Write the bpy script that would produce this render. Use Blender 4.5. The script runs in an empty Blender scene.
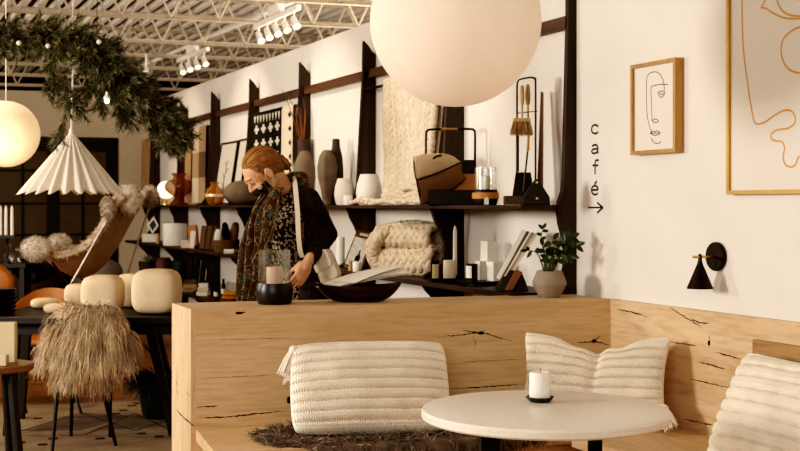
import bpy, bmesh, math, random
from mathutils import Vector as V, Matrix, Quaternion, noise
random.seed(7)
PI = math.pi
C = bpy.context.scene.collection
F = 1250.0
EYE = 1.4
def P(px, py, z):
    return V(((px-400)/F*z, z, EYE-(py-205)/F*z))
# the long wall: camera is DW metres from it, it runs away to the left
DW = 3.217
TT = 530/F
TH = math.atan(TT)
WD = V((-math.sin(TH), math.cos(TH), 0))           # along the wall, away
NO = V((-math.cos(TH), -math.sin(TH), 0))          # out of the wall, into the room
FOOT = -NO*DW
RZW = math.atan2(WD.y, WD.x)
CD = V((3800, F, 0)).normalized()                  # cross direction of the building
def ws(px, d=0.0):
    return (DW-d)*(F*(1+TT*TT)/(px+130)-TT)
def wp(s, d, Z):
    p = FOOT+WD*s+NO*d
    return V((p.x, p.y, Z))
def W(px, py, d=0.0):
    p = wp(ws(px, d), d, 0)
    return V((p.x, p.y, EYE-(py-205)/F*p.y))
def frame_m(u, v, w):
    return Matrix((u, v, w)).transposed()
WM = frame_m(WD, NO, V((0, 0, 1)))   # local x along wall, y out, z up (left handed is fine for points)

# ---------------------------------------------------------------- materials
MATS = {}
def mat(name, col, rough=.6, metal=0., var=.12, scale=12., bump=0., bscale=80., emit=0., ecol=None, spec=.4, stretch=None, coat=0., alpha=None, detail=4, sss=0., island=0., clear=False):
    if name in MATS: return MATS[name]
    m = bpy.data.materials.new(name); m.use_nodes = True
    nt = m.node_tree; N = nt.nodes; L = nt.links
    b = N['Principled BSDF']
    b.inputs['Roughness'].default_value = rough; b.inputs['Metallic'].default_value = metal
    b.inputs['Specular IOR Level'].default_value = spec
    b.inputs['Coat Weight'].default_value = coat
    tc = N.new('ShaderNodeTexCoord'); mp = N.new('ShaderNodeMapping')
    L.new(tc.outputs['Object'], mp.inputs['Vector'])
    if stretch: mp.inputs['Scale'].default_value = stretch
    n = N.new('ShaderNodeTexNoise'); n.inputs['Scale'].default_value = scale; n.inputs['Detail'].default_value = detail
    L.new(mp.outputs['Vector'], n.inputs['Vector'])
    r = N.new('ShaderNodeValToRGB')
    c = V(col[:3])
    r.color_ramp.elements[0].position = .3; r.color_ramp.elements[1].position = .7
    r.color_ramp.elements[0].color = (*(c*(1-var)), 1); r.color_ramp.elements[1].color = (*[min(1, q) for q in c*(1+var)], 1)
    L.new(n.outputs['Fac'], r.inputs['Fac'])
    out = r.outputs['Color']
    if island:
        g = N.new('ShaderNodeNewGeometry'); mr = N.new('ShaderNodeMapRange'); mr.inputs['To Min'].default_value = 1-island; mr.inputs['To Max'].default_value = 1+island
        L.new(g.outputs['Random Per Island'], mr.inputs['Value'])
        mx = N.new('ShaderNodeVectorMath'); mx.operation = 'SCALE'
        L.new(out, mx.inputs[0]); L.new(mr.outputs['Result'], mx.inputs['Scale']); out = mx.outputs['Vector']
    L.new(out, b.inputs['Base Color'])
    if emit:
        b.inputs['Emission Strength'].default_value = emit
        b.inputs['Emission Color'].default_value = (*(ecol or col)[:3], 1)
    if sss:
        b.inputs['Subsurface Weight'].default_value = sss; b.inputs['Subsurface Radius'].default_value = (.02, .012, .008)
    if bump:
        n2 = N.new('ShaderNodeTexNoise'); n2.inputs['Scale'].default_value = bscale; n2.inputs['Detail'].default_value = 3
        L.new(mp.outputs['Vector'], n2.inputs['Vector'])
        bp = N.new('ShaderNodeBump'); bp.inputs['Strength'].default_value = bump; bp.inputs['Distance'].default_value = .01
        L.new(n2.outputs['Fac'], bp.inputs['Height']); L.new(bp.outputs['Normal'], b.inputs['Normal'])
    if alpha is not None:
        tr = N.new('ShaderNodeBsdfTransparent'); mxs = N.new('ShaderNodeMixShader')
        tr.inputs['Color'].default_value = (*[min(1, .5+.5*q) for q in col[:3]], 1)
        lw = N.new('ShaderNodeLayerWeight'); lw.inputs['Blend'].default_value = .35
        mr = N.new('ShaderNodeMapRange'); mr.inputs['To Min'].default_value = alpha; mr.inputs['To Max'].default_value = min(1, alpha+.4)
        L.new(lw.outputs['Facing'], mr.inputs['Value']); L.new(mr.outputs['Result'], mxs.inputs['Fac'])
        src = b.outputs[0]
        if clear:
            gl = N.new('ShaderNodeBsdfGlossy'); gl.inputs['Roughness'].default_value = .12; gl.inputs['Color'].default_value = (.9, .88, .84, 1); src = gl.outputs[0]
        L.new(tr.outputs[0], mxs.inputs[1]); L.new(src, mxs.inputs[2])
        L.new(mxs.outputs[0], N['Material Output'].inputs['Surface'])
    MATS[name] = m
    return m

def wood(name, light, dark, axis=0, rough=.45, ring=9., knots=True, planks=None, fine=1.0, fleck=.35):
    """wood grain running along local axis (0=x,1=y,2=z)"""
    if name in MATS: return MATS[name]
    m = bpy.data.materials.new(name); m.use_nodes = True
    nt = m.node_tree; N = nt.nodes; L = nt.links
    b = N['Principled BSDF']; b.inputs['Roughness'].default_value = rough
    tc = N.new('ShaderNodeTexCoord'); mp = N.new('ShaderNodeMapping')
    L.new(tc.outputs['Object'], mp.inputs['Vector'])
    sc = [1, 1, 1]; sc[axis] = .1
    mp.inputs['Scale'].default_value = sc
    n1 = N.new('ShaderNodeTexNoise'); n1.inputs['Scale'].default_value = ring; n1.inputs['Detail'].default_value = 5; n1.inputs['Distortion'].default_value = .7
    L.new(mp.outputs['Vector'], n1.inputs['Vector'])
    n2 = N.new('ShaderNodeTexNoise'); n2.inputs['Scale'].default_value = ring*11*fine; n2.inputs['Detail'].default_value = 3
    L.new(mp.outputs['Vector'], n2.inputs['Vector'])
    r = N.new('ShaderNodeValToRGB'); r.color_ramp.elements[0].position = .32; r.color_ramp.elements[1].position = .62
    r.color_ramp.elements[0].color = (*dark, 1); r.color_ramp.elements[1].color = (*light, 1)
    L.new(n1.outputs['Fac'], r.inputs['Fac'])
    mx = N.new('ShaderNodeMix'); mx.data_type = 'RGBA'; mx.blend_type = 'MULTIPLY'
    r2 = N.new('ShaderNodeValToRGB'); r2.color_ramp.elements[0].position = .3; r2.color_ramp.elements[1].position = .55
    r2.color_ramp.elements[0].color = (1-fleck, 1-fleck*1.15, 1-fleck*1.3, 1); r2.color_ramp.elements[1].color = (1, 1, 1, 1)
    L.new(n2.outputs['Fac'], r2.inputs['Fac'])
    mx.inputs['Factor'].default_value = .8
    L.new(r.outputs['Color'], mx.inputs['A']); L.new(r2.outputs['Color'], mx.inputs['B'])
    out = mx.outputs['Result']
    if planks:   # (axis across, width)
        sep = N.new('ShaderNodeSeparateXYZ'); L.new(tc.outputs['Object'], sep.inputs[0])
        dv = N.new('ShaderNodeMath'); dv.operation = 'DIVIDE'; dv.inputs[1].default_value = planks[1]
        L.new(sep.outputs[planks[0]], dv.inputs[0])
        fl = N.new('ShaderNodeMath'); fl.operation = 'FLOOR'; L.new(dv.outputs[0], fl.inputs[0])
        wn = N.new('ShaderNodeTexWhiteNoise'); wn.noise_dimensions = '1D'; L.new(fl.outputs[0], wn.inputs['W'])
        mr = N.new('ShaderNodeMapRange'); mr.inputs['To Min'].default_value = .78; mr.inputs['To Max'].default_value = 1.1
        L.new(wn.outputs['Value'], mr.inputs['Value'])
        fr = N.new('ShaderNodeMath'); fr.operation = 'FRACT'; L.new(dv.outputs[0], fr.inputs[0])
        gt = N.new('ShaderNodeMath'); gt.operation = 'GREATER_THAN'; gt.inputs[1].default_value = .025; L.new(fr.outputs[0], gt.inputs[0])
        m3 = N.new('ShaderNodeMath'); m3.operation = 'MULTIPLY'; L.new(mr.outputs[0], m3.inputs[0])
        mr2 = N.new('ShaderNodeMapRange'); mr2.inputs['To Min'].default_value = .45; mr2.inputs['To Max'].default_value = 1; L.new(gt.outputs[0], mr2.inputs['Value'])
        L.new(mr2.outputs[0], m3.inputs[1])
        vs = N.new('ShaderNodeVectorMath'); vs.operation = 'SCALE'; L.new(out, vs.inputs[0]); L.new(m3.outputs[0], vs.inputs['Scale'])
        out = vs.outputs['Vector']
    L.new(out, b.inputs['Base Color'])
    bp = N.new('ShaderNodeBump'); bp.inputs['Strength'].default_value = .15; bp.inputs['Distance'].default_value = .004
    L.new(n2.outputs['Fac'], bp.inputs['Height']); L.new(bp.outputs['Normal'], b.inputs['Normal'])
    MATS[name] = m
    return m

# ---------------------------------------------------------------- mesh builder
class MB:
    def __init__(self): self.v = []; self.f = []; self.m = []; self.cur = 0
    def add(self, vs, fs):
        o = len(self.v); self.v += [V(p) for p in vs]
        for f in fs: self.f.append([o+i for i in f]); self.m.append(self.cur)
        return self
    def box(self, c, s, M=None):
        c = V(c); h = V(s)*.5; pts = []
        for z in (-1, 1):
            for x, y in ((-1, -1), (1, -1), (1, 1), (-1, 1)):
                p = V((x*h.x, y*h.y, z*h.z))
                if M is not None: p = M @ p
                pts.append(c+p)
        return self.add(pts, [(3, 2, 1, 0), (4, 5, 6, 7), (0, 1, 5, 4), (1, 2, 6, 5), (2, 3, 7, 6), (3, 0, 4, 7)])
    def rbox(self, c, s, r, M=None, n=4, k=6):
        """rounded (superellipsoid) box"""
        c = V(c); h = V(s)*.5; bm = bmesh.new(); bmesh.ops.create_cube(bm, size=2)
        bmesh.ops.subdivide_edges(bm, edges=bm.edges[:], cuts=k, use_grid_fill=True)
        for q in bm.verts:
            p = q.co; l = (abs(p.x)**n+abs(p.y)**n+abs(p.z)**n)**(1/n); q.co = p/l
        bm.verts.index_update()
        pts = []
        for q in bm.verts:
            p = V((q.co.x*h.x, q.co.y*h.y, q.co.z*h.z))
            if M is not None: p = M @ p
            pts.append(c+p)
        fs = [[x.index for x in f.verts] for f in bm.faces]; bm.free()
        return self.add(pts, fs)
    def tube(self, pts, r, n=8, caps=True, closed=False):
        pts = [V(p) for p in pts]; k = len(pts)
        rs = r if isinstance(r, (list, tuple)) else [r]*k
        vs = []; fs = []; prev = None
        for i, p in enumerate(pts):
            if closed: t = pts[(i+1) % k]-pts[i-1]
            else: t = pts[min(i+1, k-1)]-pts[max(i-1, 0)]
            if t.length < 1e-9: t = V((0, 0, 1))
            t.normalize()
            if prev is None:
                a = V((0, 0, 1)) if abs(t.z) < .9 else V((1, 0, 0))
                u = t.cross(a).normalized()
            else:
                u = prev-t*prev.dot(t)
                u = u.normalized() if u.length > 1e-6 else t.orthogonal().normalized()
            prev = u; w = t.cross(u)
            for j in range(n):
                a = 2*PI*j/n; vs.append(p+(u*math.cos(a)+w*math.sin(a))*rs[i])
        for i in range(k if closed else k-1):
            i2 = (i+1) % k
            for j in range(n):
                j2 = (j+1) % n; fs.append((i*n+j, i*n+j2, i2*n+j2, i2*n+j))
        if caps and not closed:
            fs.append(tuple(range(n))[::-1]); fs.append(tuple((k-1)*n+j for j in range(n)))
        return self.add(vs, fs)
    def cap_tube(self, a, b, ra, rb, n=14):
        """round-ended tapered capsule"""
        a = V(a); b = V(b); t = (b-a); l = t.length; t = t.normalized() if l > 1e-9 else V((0, 0, 1))
        pts = []; rs = []
        for i in range(5):
            q = PI/2*(1-i/5); pts.append(a-t*ra*math.sin(q)); rs.append(max(.0004, ra*math.cos(q)))
        pts.append(a); rs.append(ra)
        pts.append(b); rs.append(rb)
        for i in range(1, 6):
            q = PI/2*i/5; pts.append(b+t*rb*math.sin(q)); rs.append(max(.0004, rb*math.cos(q)))
        return self.tube(pts, rs, n)
    def lathe(self, prof, c=(0, 0, 0), n=28, M=None, caps=True, fn=None):
        c = V(c); vs = []; fs = []; k = len(prof)
        for i, (r, z) in enumerate(prof):
            for j in range(n):
                a = 2*PI*j/n; rr = r*(fn(a, z) if fn else 1)
                p = V((rr*math.cos(a), rr*math.sin(a), z))
                if M is not None: p = M @ p
                vs.append(c+p)
        for i in range(k-1):
            for j in range(n):
                j2 = (j+1) % n; fs.append((i*n+j, i*n+j2, (i+1)*n+j2, (i+1)*n+j))
        if caps:
            if prof[0][0] > 1e-6: fs.append(tuple(range(n))[::-1])
            if prof[-1][0] > 1e-6: fs.append(tuple((k-1)*n+j for j in range(n)))
        return self.add(vs, fs)
    def ell(self, c, r, M=None, nu=20, nv=12):
        c = V(c)
        if not isinstance(r, (tuple, list, V)): r = (r, r, r)
        vs = []; fs = []
        for i in range(nv+1):
            t = PI*i/nv-PI/2; ct = max(math.cos(t), 1e-4)
            for j in range(nu):
                a = 2*PI*j/nu; p = V((r[0]*ct*math.cos(a), r[1]*ct*math.sin(a), r[2]*math.sin(t)))
                if M is not None: p = M @ p
                vs.append(c+p)
        for i in range(nv):
            for j in range(nu):
                j2 = (j+1) % nu; fs.append((i*nu+j, i*nu+j2, (i+1)*nu+j2, (i+1)*nu+j))
        return self.add(vs, fs)
    def prism(self, poly, o, u, v, w):
        """polygon (a,b) in plane o+a*u+b*v extruded by vector w"""
        o = V(o); u = V(u); v = V(v); w = V(w); k = len(poly)
        vs = [o+u*a+v*b for a, b in poly]; vs += [p+w for p in vs]
        fs = [tuple(range(k))[::-1], tuple(range(k, 2*k))]+[(i, (i+1) % k, k+(i+1) % k, k+i) for i in range(k)]
        return self.add(vs, fs)
    def grid(self, fn, nu, nv, cu=False):
        vs = []; fs = []; w = nu if cu else nu+1
        for j in range(nv+1):
            for i in range(w): vs.append(fn(i/nu, j/nv))
        for j in range(nv):
            for i in range(nu):
                i2 = (i+1) % w; fs.append((j*w+i, j*w+i2, (j+1)*w+i2, (j+1)*w+i))
        return self.add(vs, fs)
    def sheet(self, fn, nu, nv, th, mfn=None):
        """grid with thickness th along numeric normal"""
        pts = [[V(fn(i/nu, j/nv)) for i in range(nu+1)] for j in range(nv+1)]
        def nrm(i, j):
            a = pts[j][min(i+1, nu)]-pts[j][max(i-1, 0)]; b = pts[min(j+1, nv)][i]-pts[max(j-1, 0)][i]
            q = a.cross(b); return q.normalized() if q.length > 1e-12 else V((0, 0, 1))
        top = []; bot = []
        for j in range(nv+1):
            for i in range(nu+1):
                q = nrm(i, j)*th*.5; top.append(pts[j][i]+q); bot.append(pts[j][i]-q)
        w = nu+1; o = len(top); fs = []
        for j in range(nv):
            for i in range(nu):
                a = (j*w+i, j*w+i+1, (j+1)*w+i+1, (j+1)*w+i); fs.append(a); fs.append(tuple(o+x for x in a[::-1]))
        ring = [i for i in range(nu)]+[j*w+nu for j in range(nv)]+[nv*w+nu-i for i in range(nu)]+[(nv-j)*w for j in range(nv)]
        for a, b in zip(ring, ring[1:]+ring[:1]): fs.append((b, a, o+a, o+b))
        m0 = len(self.m); self.add(top+bot, fs)
        if mfn:
            k = 0
            for j in range(nv):
                for i in range(nu):
                    q = mfn((i+.5)/nu, (j+.5)/nv); self.m[m0+k] = q; self.m[m0+k+1] = q; k += 2
        return self
    def strand(self, p, d, L, wd, droop=.5, seg=3, side=None, curl=0.):
        p = V(p); d = V(d).normalized()
        s = side or d.cross(V((random.uniform(-1, 1), random.uniform(-1, 1), random.uniform(-1, 1))))
        s = s.normalized() if s.length > 1e-6 else V((1, 0, 0))
        vs = []; q = p.copy(); ph = random.uniform(0, 6.28)
        for i in range(seg+1):
            t = i/seg; w = wd*(1-t*.75)
            vs += [q-s*w*.5, q+s*w*.5]
            d = (d+V((0, 0, -droop/seg))+s*curl*math.sin(ph+t*9)).normalized(); q = q+d*(L/seg)
        fs = [(2*i, 2*i+1, 2*i+3, 2*i+2) for i in range(seg)]
        return self.add(vs, fs)
    def build(self, name, mats, root=None, origin=None, smooth=True, bevel=0., local=False, subsurf=0, angle=None, remesh=0., lap=0, noisy=0., seg=2):
        me = bpy.data.meshes.new(name)
        if not isinstance(mats, (list, tuple)): mats = [mats]
        vs = self.v
        o = bpy.data.objects.new(name, me)
        if root is not None:
            if not local:
                inv = RM[root].inverted(); vs = [inv @ p for p in vs]
            RM[o] = RM[root]
        else:
            org = V(origin) if origin is not None else sum(vs, V())/len(vs)
            if origin is None: org.z = min(p.z for p in vs)
            vs = [p-org for p in vs]; o.location = org; RM[o] = Matrix.Translation(org)
        me.from_pydata([tuple(p) for p in vs], [], self.f)
        for q in mats: me.materials.append(q)
        if len(mats) > 1:
            for pl, k in zip(me.polygons, self.m): pl.material_index = k
        C.objects.link(o)
        if root is not None: o.parent = root
        if remesh or lap:
            md = o.modifiers.new('r', 'REMESH'); md.mode = 'VOXEL'; md.voxel_size = remesh; md.use_smooth_shade = True
            if lap:
                sm = o.modifiers.new('s', 'SMOOTH'); sm.factor = .5; sm.iterations = lap
            dg = bpy.context.evaluated_depsgraph_get(); ev = o.evaluated_get(dg)
            nm = bpy.data.meshes.new_from_object(ev); o.modifiers.clear(); o.data = nm; me = nm; me.name = name
            if not me.materials: me.materials.append(mats[0])
            smooth = True
        if noisy:
            for q in me.vertices:
                q.co = q.co+V(noise.noise_vector(q.co*14))*noisy
        if smooth:
            for pl in me.polygons: pl.use_smooth = True
        if bevel:
            b = o.modifiers.new('bevel', 'BEVEL'); b.width = bevel; b.segments = seg; b.limit_method = 'ANGLE'; b.angle_limit = .6
            b.harden_normals = False
        if subsurf:
            b = o.modifiers.new('sub', 'SUBSURF'); b.levels = subsurf; b.render_levels = subsurf
        if smooth and not remesh:
            try: me.set_sharp_from_angle(angle=angle or .7)
            except Exception: pass
        return o
RM = {}
def tag(o, label=None, cat=None, group=None, kind=None):
    if label: o['label'] = label
    if cat: o['category'] = cat
    if group: o['group'] = group
    if kind: o['kind'] = kind
    return o
def thing(name, label, cat, loc=(0, 0, 0), rz=0., group=None):
    o = bpy.data.objects.new(name, None); o.empty_display_size = .1; C.objects.link(o)
    o.location = V(loc); o.rotation_euler = (0, 0, rz)
    RM[o] = Matrix.Translation(V(loc)) @ Matrix.Rotation(rz, 4, 'Z')
    return tag(o, label, cat, group)
def dup(root, loc, rz=None, label=None, scale=None):
    r = root.copy(); C.objects.link(r); r.location = V(loc)
    if rz is not None: r.rotation_euler = (0, 0, rz)
    if scale: r.scale = (scale, scale, scale) if not isinstance(scale, (tuple, list)) else scale
    if label: r['label'] = label
    for ch in list(root.children):
        c = ch.copy(); C.objects.link(c); c.parent = r
        for g in list(ch.children):
            d = g.copy(); C.objects.link(d); d.parent = c
    return r
def struct(mb, name, m, **k):
    return tag(mb.build(name, m, **k), kind='structure')
def rotz(a): return Matrix.Rotation(a, 3, 'Z')
def rotx(a): return Matrix.Rotation(a, 3, 'X')
def roty(a): return Matrix.Rotation(a, 3, 'Y')
def lerp(a, b, t): return a+(b-a)*t
def smooth_path(pts, n=6):
    pts = [V(p) for p in pts]; out = []
    for i in range(len(pts)-1):
        p0 = pts[max(i-1, 0)]; p1 = pts[i]; p2 = pts[i+1]; p3 = pts[min(i+2, len(pts)-1)]
        for k in range(n):
            t = k/n
            out.append(.5*((2*p1)+(p2-p0)*t+(2*p0-5*p1+4*p2-p3)*t*t+(3*p1-p0-3*p2+p3)*t**3))
    out.append(pts[-1]); return out
def pw(prof, t):
    """piecewise-linear lookup"""
    for (a, x), (b, y) in zip(prof, prof[1:]):
        if t <= b: return lerp(x, y, (t-a)/(b-a) if b > a else 0)
    return prof[-1][1]
# ================================================================ camera, world, lights
cam = bpy.data.cameras.new('camera'); co = bpy.data.objects.new('camera', cam); C.objects.link(co)
co.location = (0, 0, EYE); co.rotation_euler = (PI/2, 0, 0)
cam.sensor_width = 36; cam.lens = F/800*36; cam.shift_y = -20.5/800
cam.clip_end = 200
cam.dof.use_dof = True; cam.dof.focus_distance = 5.2; cam.dof.aperture_fstop = 5.6
bpy.context.scene.camera = co
sc = bpy.context.scene
sc.view_settings.view_transform = 'Standard'
sc.view_settings.look = 'None'
sc.view_settings.exposure = 0.08
sc.view_settings.use_curve_mapping = True
cm = sc.view_settings.curve_mapping
def setc(k, pts):
    c = cm.curves[k]
    while len(c.points) < len(pts): c.points.new(.5, .5)
    for p, (x, y) in zip(c.points, pts): p.location = (x, y)
setc(3, [(0, 0), (.03, .006), (.18, .16), (.5, .52), (1, .97)])
cm.update()
wd = bpy.data.worlds.new('world'); sc.world = wd; wd.use_nodes = True
wd.node_tree.nodes['Background'].inputs[0].default_value = (1.0, .86, .70, 1)
wd.node_tree.nodes['Background'].inputs[1].default_value = .30
def area(name, loc, target, sx, sy, e, col=(1, .93, .84)):
    l = bpy.data.lights.new(name, 'AREA'); l.shape = 'RECTANGLE'; l.size = sx; l.size_y = sy; l.energy = e; l.color = col
    o = bpy.data.objects.new(name, l); C.objects.link(o); o.location = loc
    o.rotation_euler = (V(target)-V(loc)).to_track_quat('-Z', 'Y').to_euler(); return o
def spot(name, loc, target, e, ang=50, col=(1, .85, .66), r=.05):
    l = bpy.data.lights.new(name, 'SPOT'); l.energy = e; l.color = col; l.spot_size = math.radians(ang); l.spot_blend = .6; l.shadow_soft_size = r
    o = bpy.data.objects.new(name, l); C.objects.link(o); o.location = loc
    o.rotation_euler = (V(target)-V(loc)).to_track_quat('-Z', 'Y').to_euler(); return o
area('window_light', (-5.2, 3.6, 2.0), (2.5, 6.2, 1.3), 1.1, 1.0, 225)
area('shop_window_light', (-7.0, 7.5, 2.4), (0.5, 10.5, 1.6), 1.2, 1.2, 175)
area('front_fill_light', (-1.5, -2.0, 2.7), (0.6, 6, 0.9), 3.5, 2.0, 165)  # unseen soft fill added behind the camera to brighten the foreground
area('hidden_ceiling_fill', wp(11, -2.2, 1.6), wp(13, -1.0, 4.0), 3.0, 3.0, 230, (1, .90, .76))  # fill added out of sight behind the wall to brighten the ceiling
area('left_ceiling_fill', (-9.5, 15, 1.5), (-5, 17, 4), 3.0, 3.0, 260, (1, .90, .76))  # unseen fill put in left of the frame to lift the ceiling

# ================================================================ setting
M_wall = mat('plaster_white', (.76, .70, .63), .8, var=.03, scale=3, bump=.06, bscale=180)
M_far = mat('plaster_beige', (.56, .46, .35), .85, var=.05, scale=2, bump=.05)
M_deck = mat('ceiling_deck_white', (.80, .74, .66), .6, var=.06, scale=4)
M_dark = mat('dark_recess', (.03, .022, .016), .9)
M_floor = wood('floor_oak', (.42, .21, .075), (.27, .12, .04), axis=0, rough=.38, ring=5, planks=(1, .14))
mb = MB(); mb.box((0, 12, -.05), (40, 50, .1)); struct(mb, 'floor', M_floor, origin=(0, 0, 0), smooth=False)
WTOP = 2.68
mb = MB(); o = wp(-4, 0, 0)
mb.prism([(-5, 0), (16.0, 0), (16.0, WTOP), (-5, WTOP)], wp(0, 0, 0), WD, (0, 0, 1), -NO*.14)
struct(mb, 'wall_right', M_wall, smooth=False)
# far wall with the opening for the sliding doors
SF = 15.75
mb = MB(); fo = wp(SF, .0, 0)
FW = -CD
def fpx(px):      # distance along the far wall for a pixel column
    a = (px-400)/F; return (fo.x-a*fo.y)/(a*FW.y-FW.x)
x0, x1 = fpx(117), fpx(-60); DT = 2.22
mb.prism([(0, 0), (x0, 0), (x0, 2.80), (0, 2.80)], fo, FW, (0, 0, 1), WD*.12)
mb.prism([(x0, DT), (x1, DT), (x1, 2.80), (x0, 2.80)], fo, FW, (0, 0, 1), WD*.12)
mb.prism([(x1, 0), (x1+5, 0), (x1+5, 2.80), (x1, 2.80)], fo, FW, (0, 0, 1), WD*.12)
struct(mb, 'wall_back', M_far, smooth=False)
mb = MB(); mb.prism([(-8, 0), (22, 0), (22, 4.2), (-8, 4.2)], wp(26, 0, 0), FW, (0, 0, 1), WD*.1)  # dark backdrop, its near-black colour stands for the unlit space beyond
struct(mb, 'wall_far_backdrop', M_dark, smooth=False)
# sliding doors
M_door = mat('bronze_door_frame', (.018, .012, .008), .5)
M_pane = mat('amber_screen_panel', (.10, .062, .032), .5, var=.15, scale=3)
dl = x1-x0
def door_panel(name, a, b):
    mb = MB(); st = .07
    for q in (a, b-st): mb.prism([(q, 0), (q+st, 0), (q+st, DT-.06), (q, DT-.06)], fo, FW, (0, 0, 1), WD*.05)
    for zq in (0, .62, 1.02, 1.405, 1.81, DT-.16): mb.prism([(a, zq), (b, zq), (b, zq+(.1 if zq in (0, DT-.16) else .026)), (a, zq+(.1 if zq in (0, DT-.16) else .026))], fo+WD*.005, FW, (0, 0, 1), WD*.04)
    for k in (1,):
        q = lerp(a, b, k/2); mb.prism([(q-.013, 0), (q+.013, 0), (q+.013, DT-.1), (q-.013, DT-.1)], fo+WD*.005, FW, (0, 0, 1), WD*.04)
    o = struct(mb, name, M_door, smooth=False)
    mb = MB(); mb.prism([(a+.02, .02), (b-.02, .02), (b-.02, DT-.08), (a+.02, DT-.08)], fo+WD*.02, FW, (0, 0, 1), WD*.012)
    mb.build('pane', M_pane, o, smooth=False)
xm = fpx(53)
door_panel('door_1', x0+.06, xm); door_panel('door_2', xm, fpx(-8)); door_panel('door_3', fpx(-8), x1-.06)
mb = MB()
mb.prism([(x0-.01, 0), (x0+.06, 0), (x0+.06, DT), (x0-.01, DT)], fo-WD*.02, FW, (0, 0, 1), WD*.12)
mb.prism([(x1-.06, 0), (x1+.01, 0), (x1+.01, DT), (x1-.06, DT)], fo-WD*.02, FW, (0, 0, 1), WD*.12)
mb.prism([(x0-.01, DT-.06), (x1+.01, DT-.06), (x1+.01, DT+.02), (x0-.01, DT+.02)], fo-WD*.02, FW, (0, 0, 1), WD*.12)
struct(mb, 'trim_1', M_door, smooth=False)

# ceiling: ribbed metal deck, ribs along the long wall
mb = MB(); prof = []
per = .20; t = -9.0
while t < 7:
    prof += [(t, 4.0), (t+per*.36, 4.0), (t+per*.42, 4.06), (t+per*.94, 4.06)]; t += per
def dk(i, s): return wp(s, 0, 0)+NO*(-prof[i][0]-0)+V((0, 0, prof[i][1]))
n = len(prof); vs = []
for s in (0, 27): vs += [dk(i, s) for i in range(n)]
for i in range(n-1):
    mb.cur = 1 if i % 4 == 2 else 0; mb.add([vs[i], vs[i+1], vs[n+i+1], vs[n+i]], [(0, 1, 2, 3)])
M_groove = mat('ceiling_groove_shade', (.07, .04, .022), .8)  # brown stands in for the shade inside the deck grooves
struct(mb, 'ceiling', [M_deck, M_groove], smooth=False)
# beams under the deck (dark bands) : purlins across
M_beam = mat('ceiling_beam_brown', (.20, .13, .08), .7)
# open web trusses
M_truss = mat('painted_truss_cream', (.50, .41, .31), .55, var=.1)
def truss(zc, label):
    p0 = V(((100-400)/F*zc, zc, 0))
    t = thing('roof_truss', label, 'truss', p0+V((0, 0, 3.4)), 0, 'open web trusses under the deck')
    A, B = -5.5, 7.5
    for nm, zz in (('bottom_chord', 3.4), ('top_chord', 3.95)):
        mb = MB(); Mx = frame_m(CD, V((-CD.y, CD.x, 0)), V((0, 0, 1)))
        mb.box(p0+CD*((A+B)/2)+V((0, .02, zz)), (B-A, .012, .05), Mx)
        mb.box(p0+CD*((A+B)/2)+V((0, .0, zz-.022)), (B-A, .07, .008), Mx)
        mb.build(nm, M_truss, t, smooth=False)
    mb = MB(); x = A; k = 0; hp = .26
    while x < B-hp:
        a = p0+CD*x+V((0, 0, 3.4 if k % 2 == 0 else 3.95)); b = p0+CD*(x+hp)+V((0, 0, 3.95 if k % 2 == 0 else 3.4))
        mb.tube([a, b], .013, 6); x += hp; k += 1
    mb.build('web', M_truss, t)
ords = ['nearest of the roof trusses, a cream open web truss at the top edge', 'second cream roof truss counted from the top edge of the view', 'third cream roof truss counted from the top edge of the view', 'fourth cream roof truss counted from the top edge, above the sliding doors', 'fifth cream roof truss counted from the top edge, behind the garland', 'sixth cream roof truss counted from the top edge, before the dark void', 'farthest cream roof truss, lowest in view above the beige back wall']
for zc, lb in zip((11.6, 13.1, 15.06, 16.5, 18.0, 19.55, 21.2), ords): truss(zc, lb)
# duct pipe and track lights
M_track = mat('track_white', (.85, .80, .72), .4, var=.02)
M_bulb = mat('lamp_glow', (1, .86, .6), .4, emit=2.5, ecol=(1, .82, .55))
def alongw(px, py, H):
    z = F*H/(205-py); return V(((px-400)/F*z, z, EYE+H))
a = alongw(128, 72, 2.1); mb = MB(); b = alongw(300, -2, 2.1)
mb.tube([a-(b-a)*.05, b+(b-a)*.3], .028, 10); tag(mb.build('conduit_pipe', M_track), 'long white conduit pipe running under the roof trusses', 'pipe')
def track(pa, pb, n, label, heads):
    d = (pb-pa); L = d.length; d.normalize()
    t = thing('track_light', label, 'track light', pa)
    Mx = frame_m(d, V((0, 0, 1)).cross(d), V((0, 0, 1)))
    mb = MB(); mb.box((pa+pb)/2, (L, .045, .05), Mx); mb.build('rail', M_track, t, smooth=False)
    mb = MB(); mb.tube([lerp(pa, pb, .5), lerp(pa, pb, .5)+V((0, 0, .09))], .012, 6); mb.box(lerp(pa, pb, .5)+V((0, 0, .075)), (.34, .07, .09), Mx); mb.build('feed_box', M_track, t, smooth=False)
    for k in range(n):
        c = lerp(pa, pb, (k+.5)/n)-V((0, 0, .03))
        dirv = V(heads).normalized()
        q = c-V((0, 0, .08))
        mb = MB(); mb.tube([c, q], .010, 6); mb.tube([q-dirv*.05, q-dirv*.02, q+dirv*.05, q+dirv*.09], [.022, .032, .034, .040], 12, caps=False)
        h = mb.build('spotlight', M_track, t)
        mb = MB(); mb.ell(q+dirv*.06, .030); mb.build('bulb', M_bulb, h)
track(alongw(255, 27, 1.9), alongw(299, 7, 1.9), 5, 'white track light with five spot heads nearest the shelf wall top', (.35, -.55, -.75))
track(alongw(178, 61, 1.9), alongw(208, 49, 1.9), 4, 'white track light with four spot heads farther left under the trusses', (.35, -.55, -.75))
mb = MB()
p = alongw(146, 71, 1.75)
t = thing('ceiling_spotlight', 'small white spotlight hanging behind the right bend of the garland', 'spotlight', p)
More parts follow.
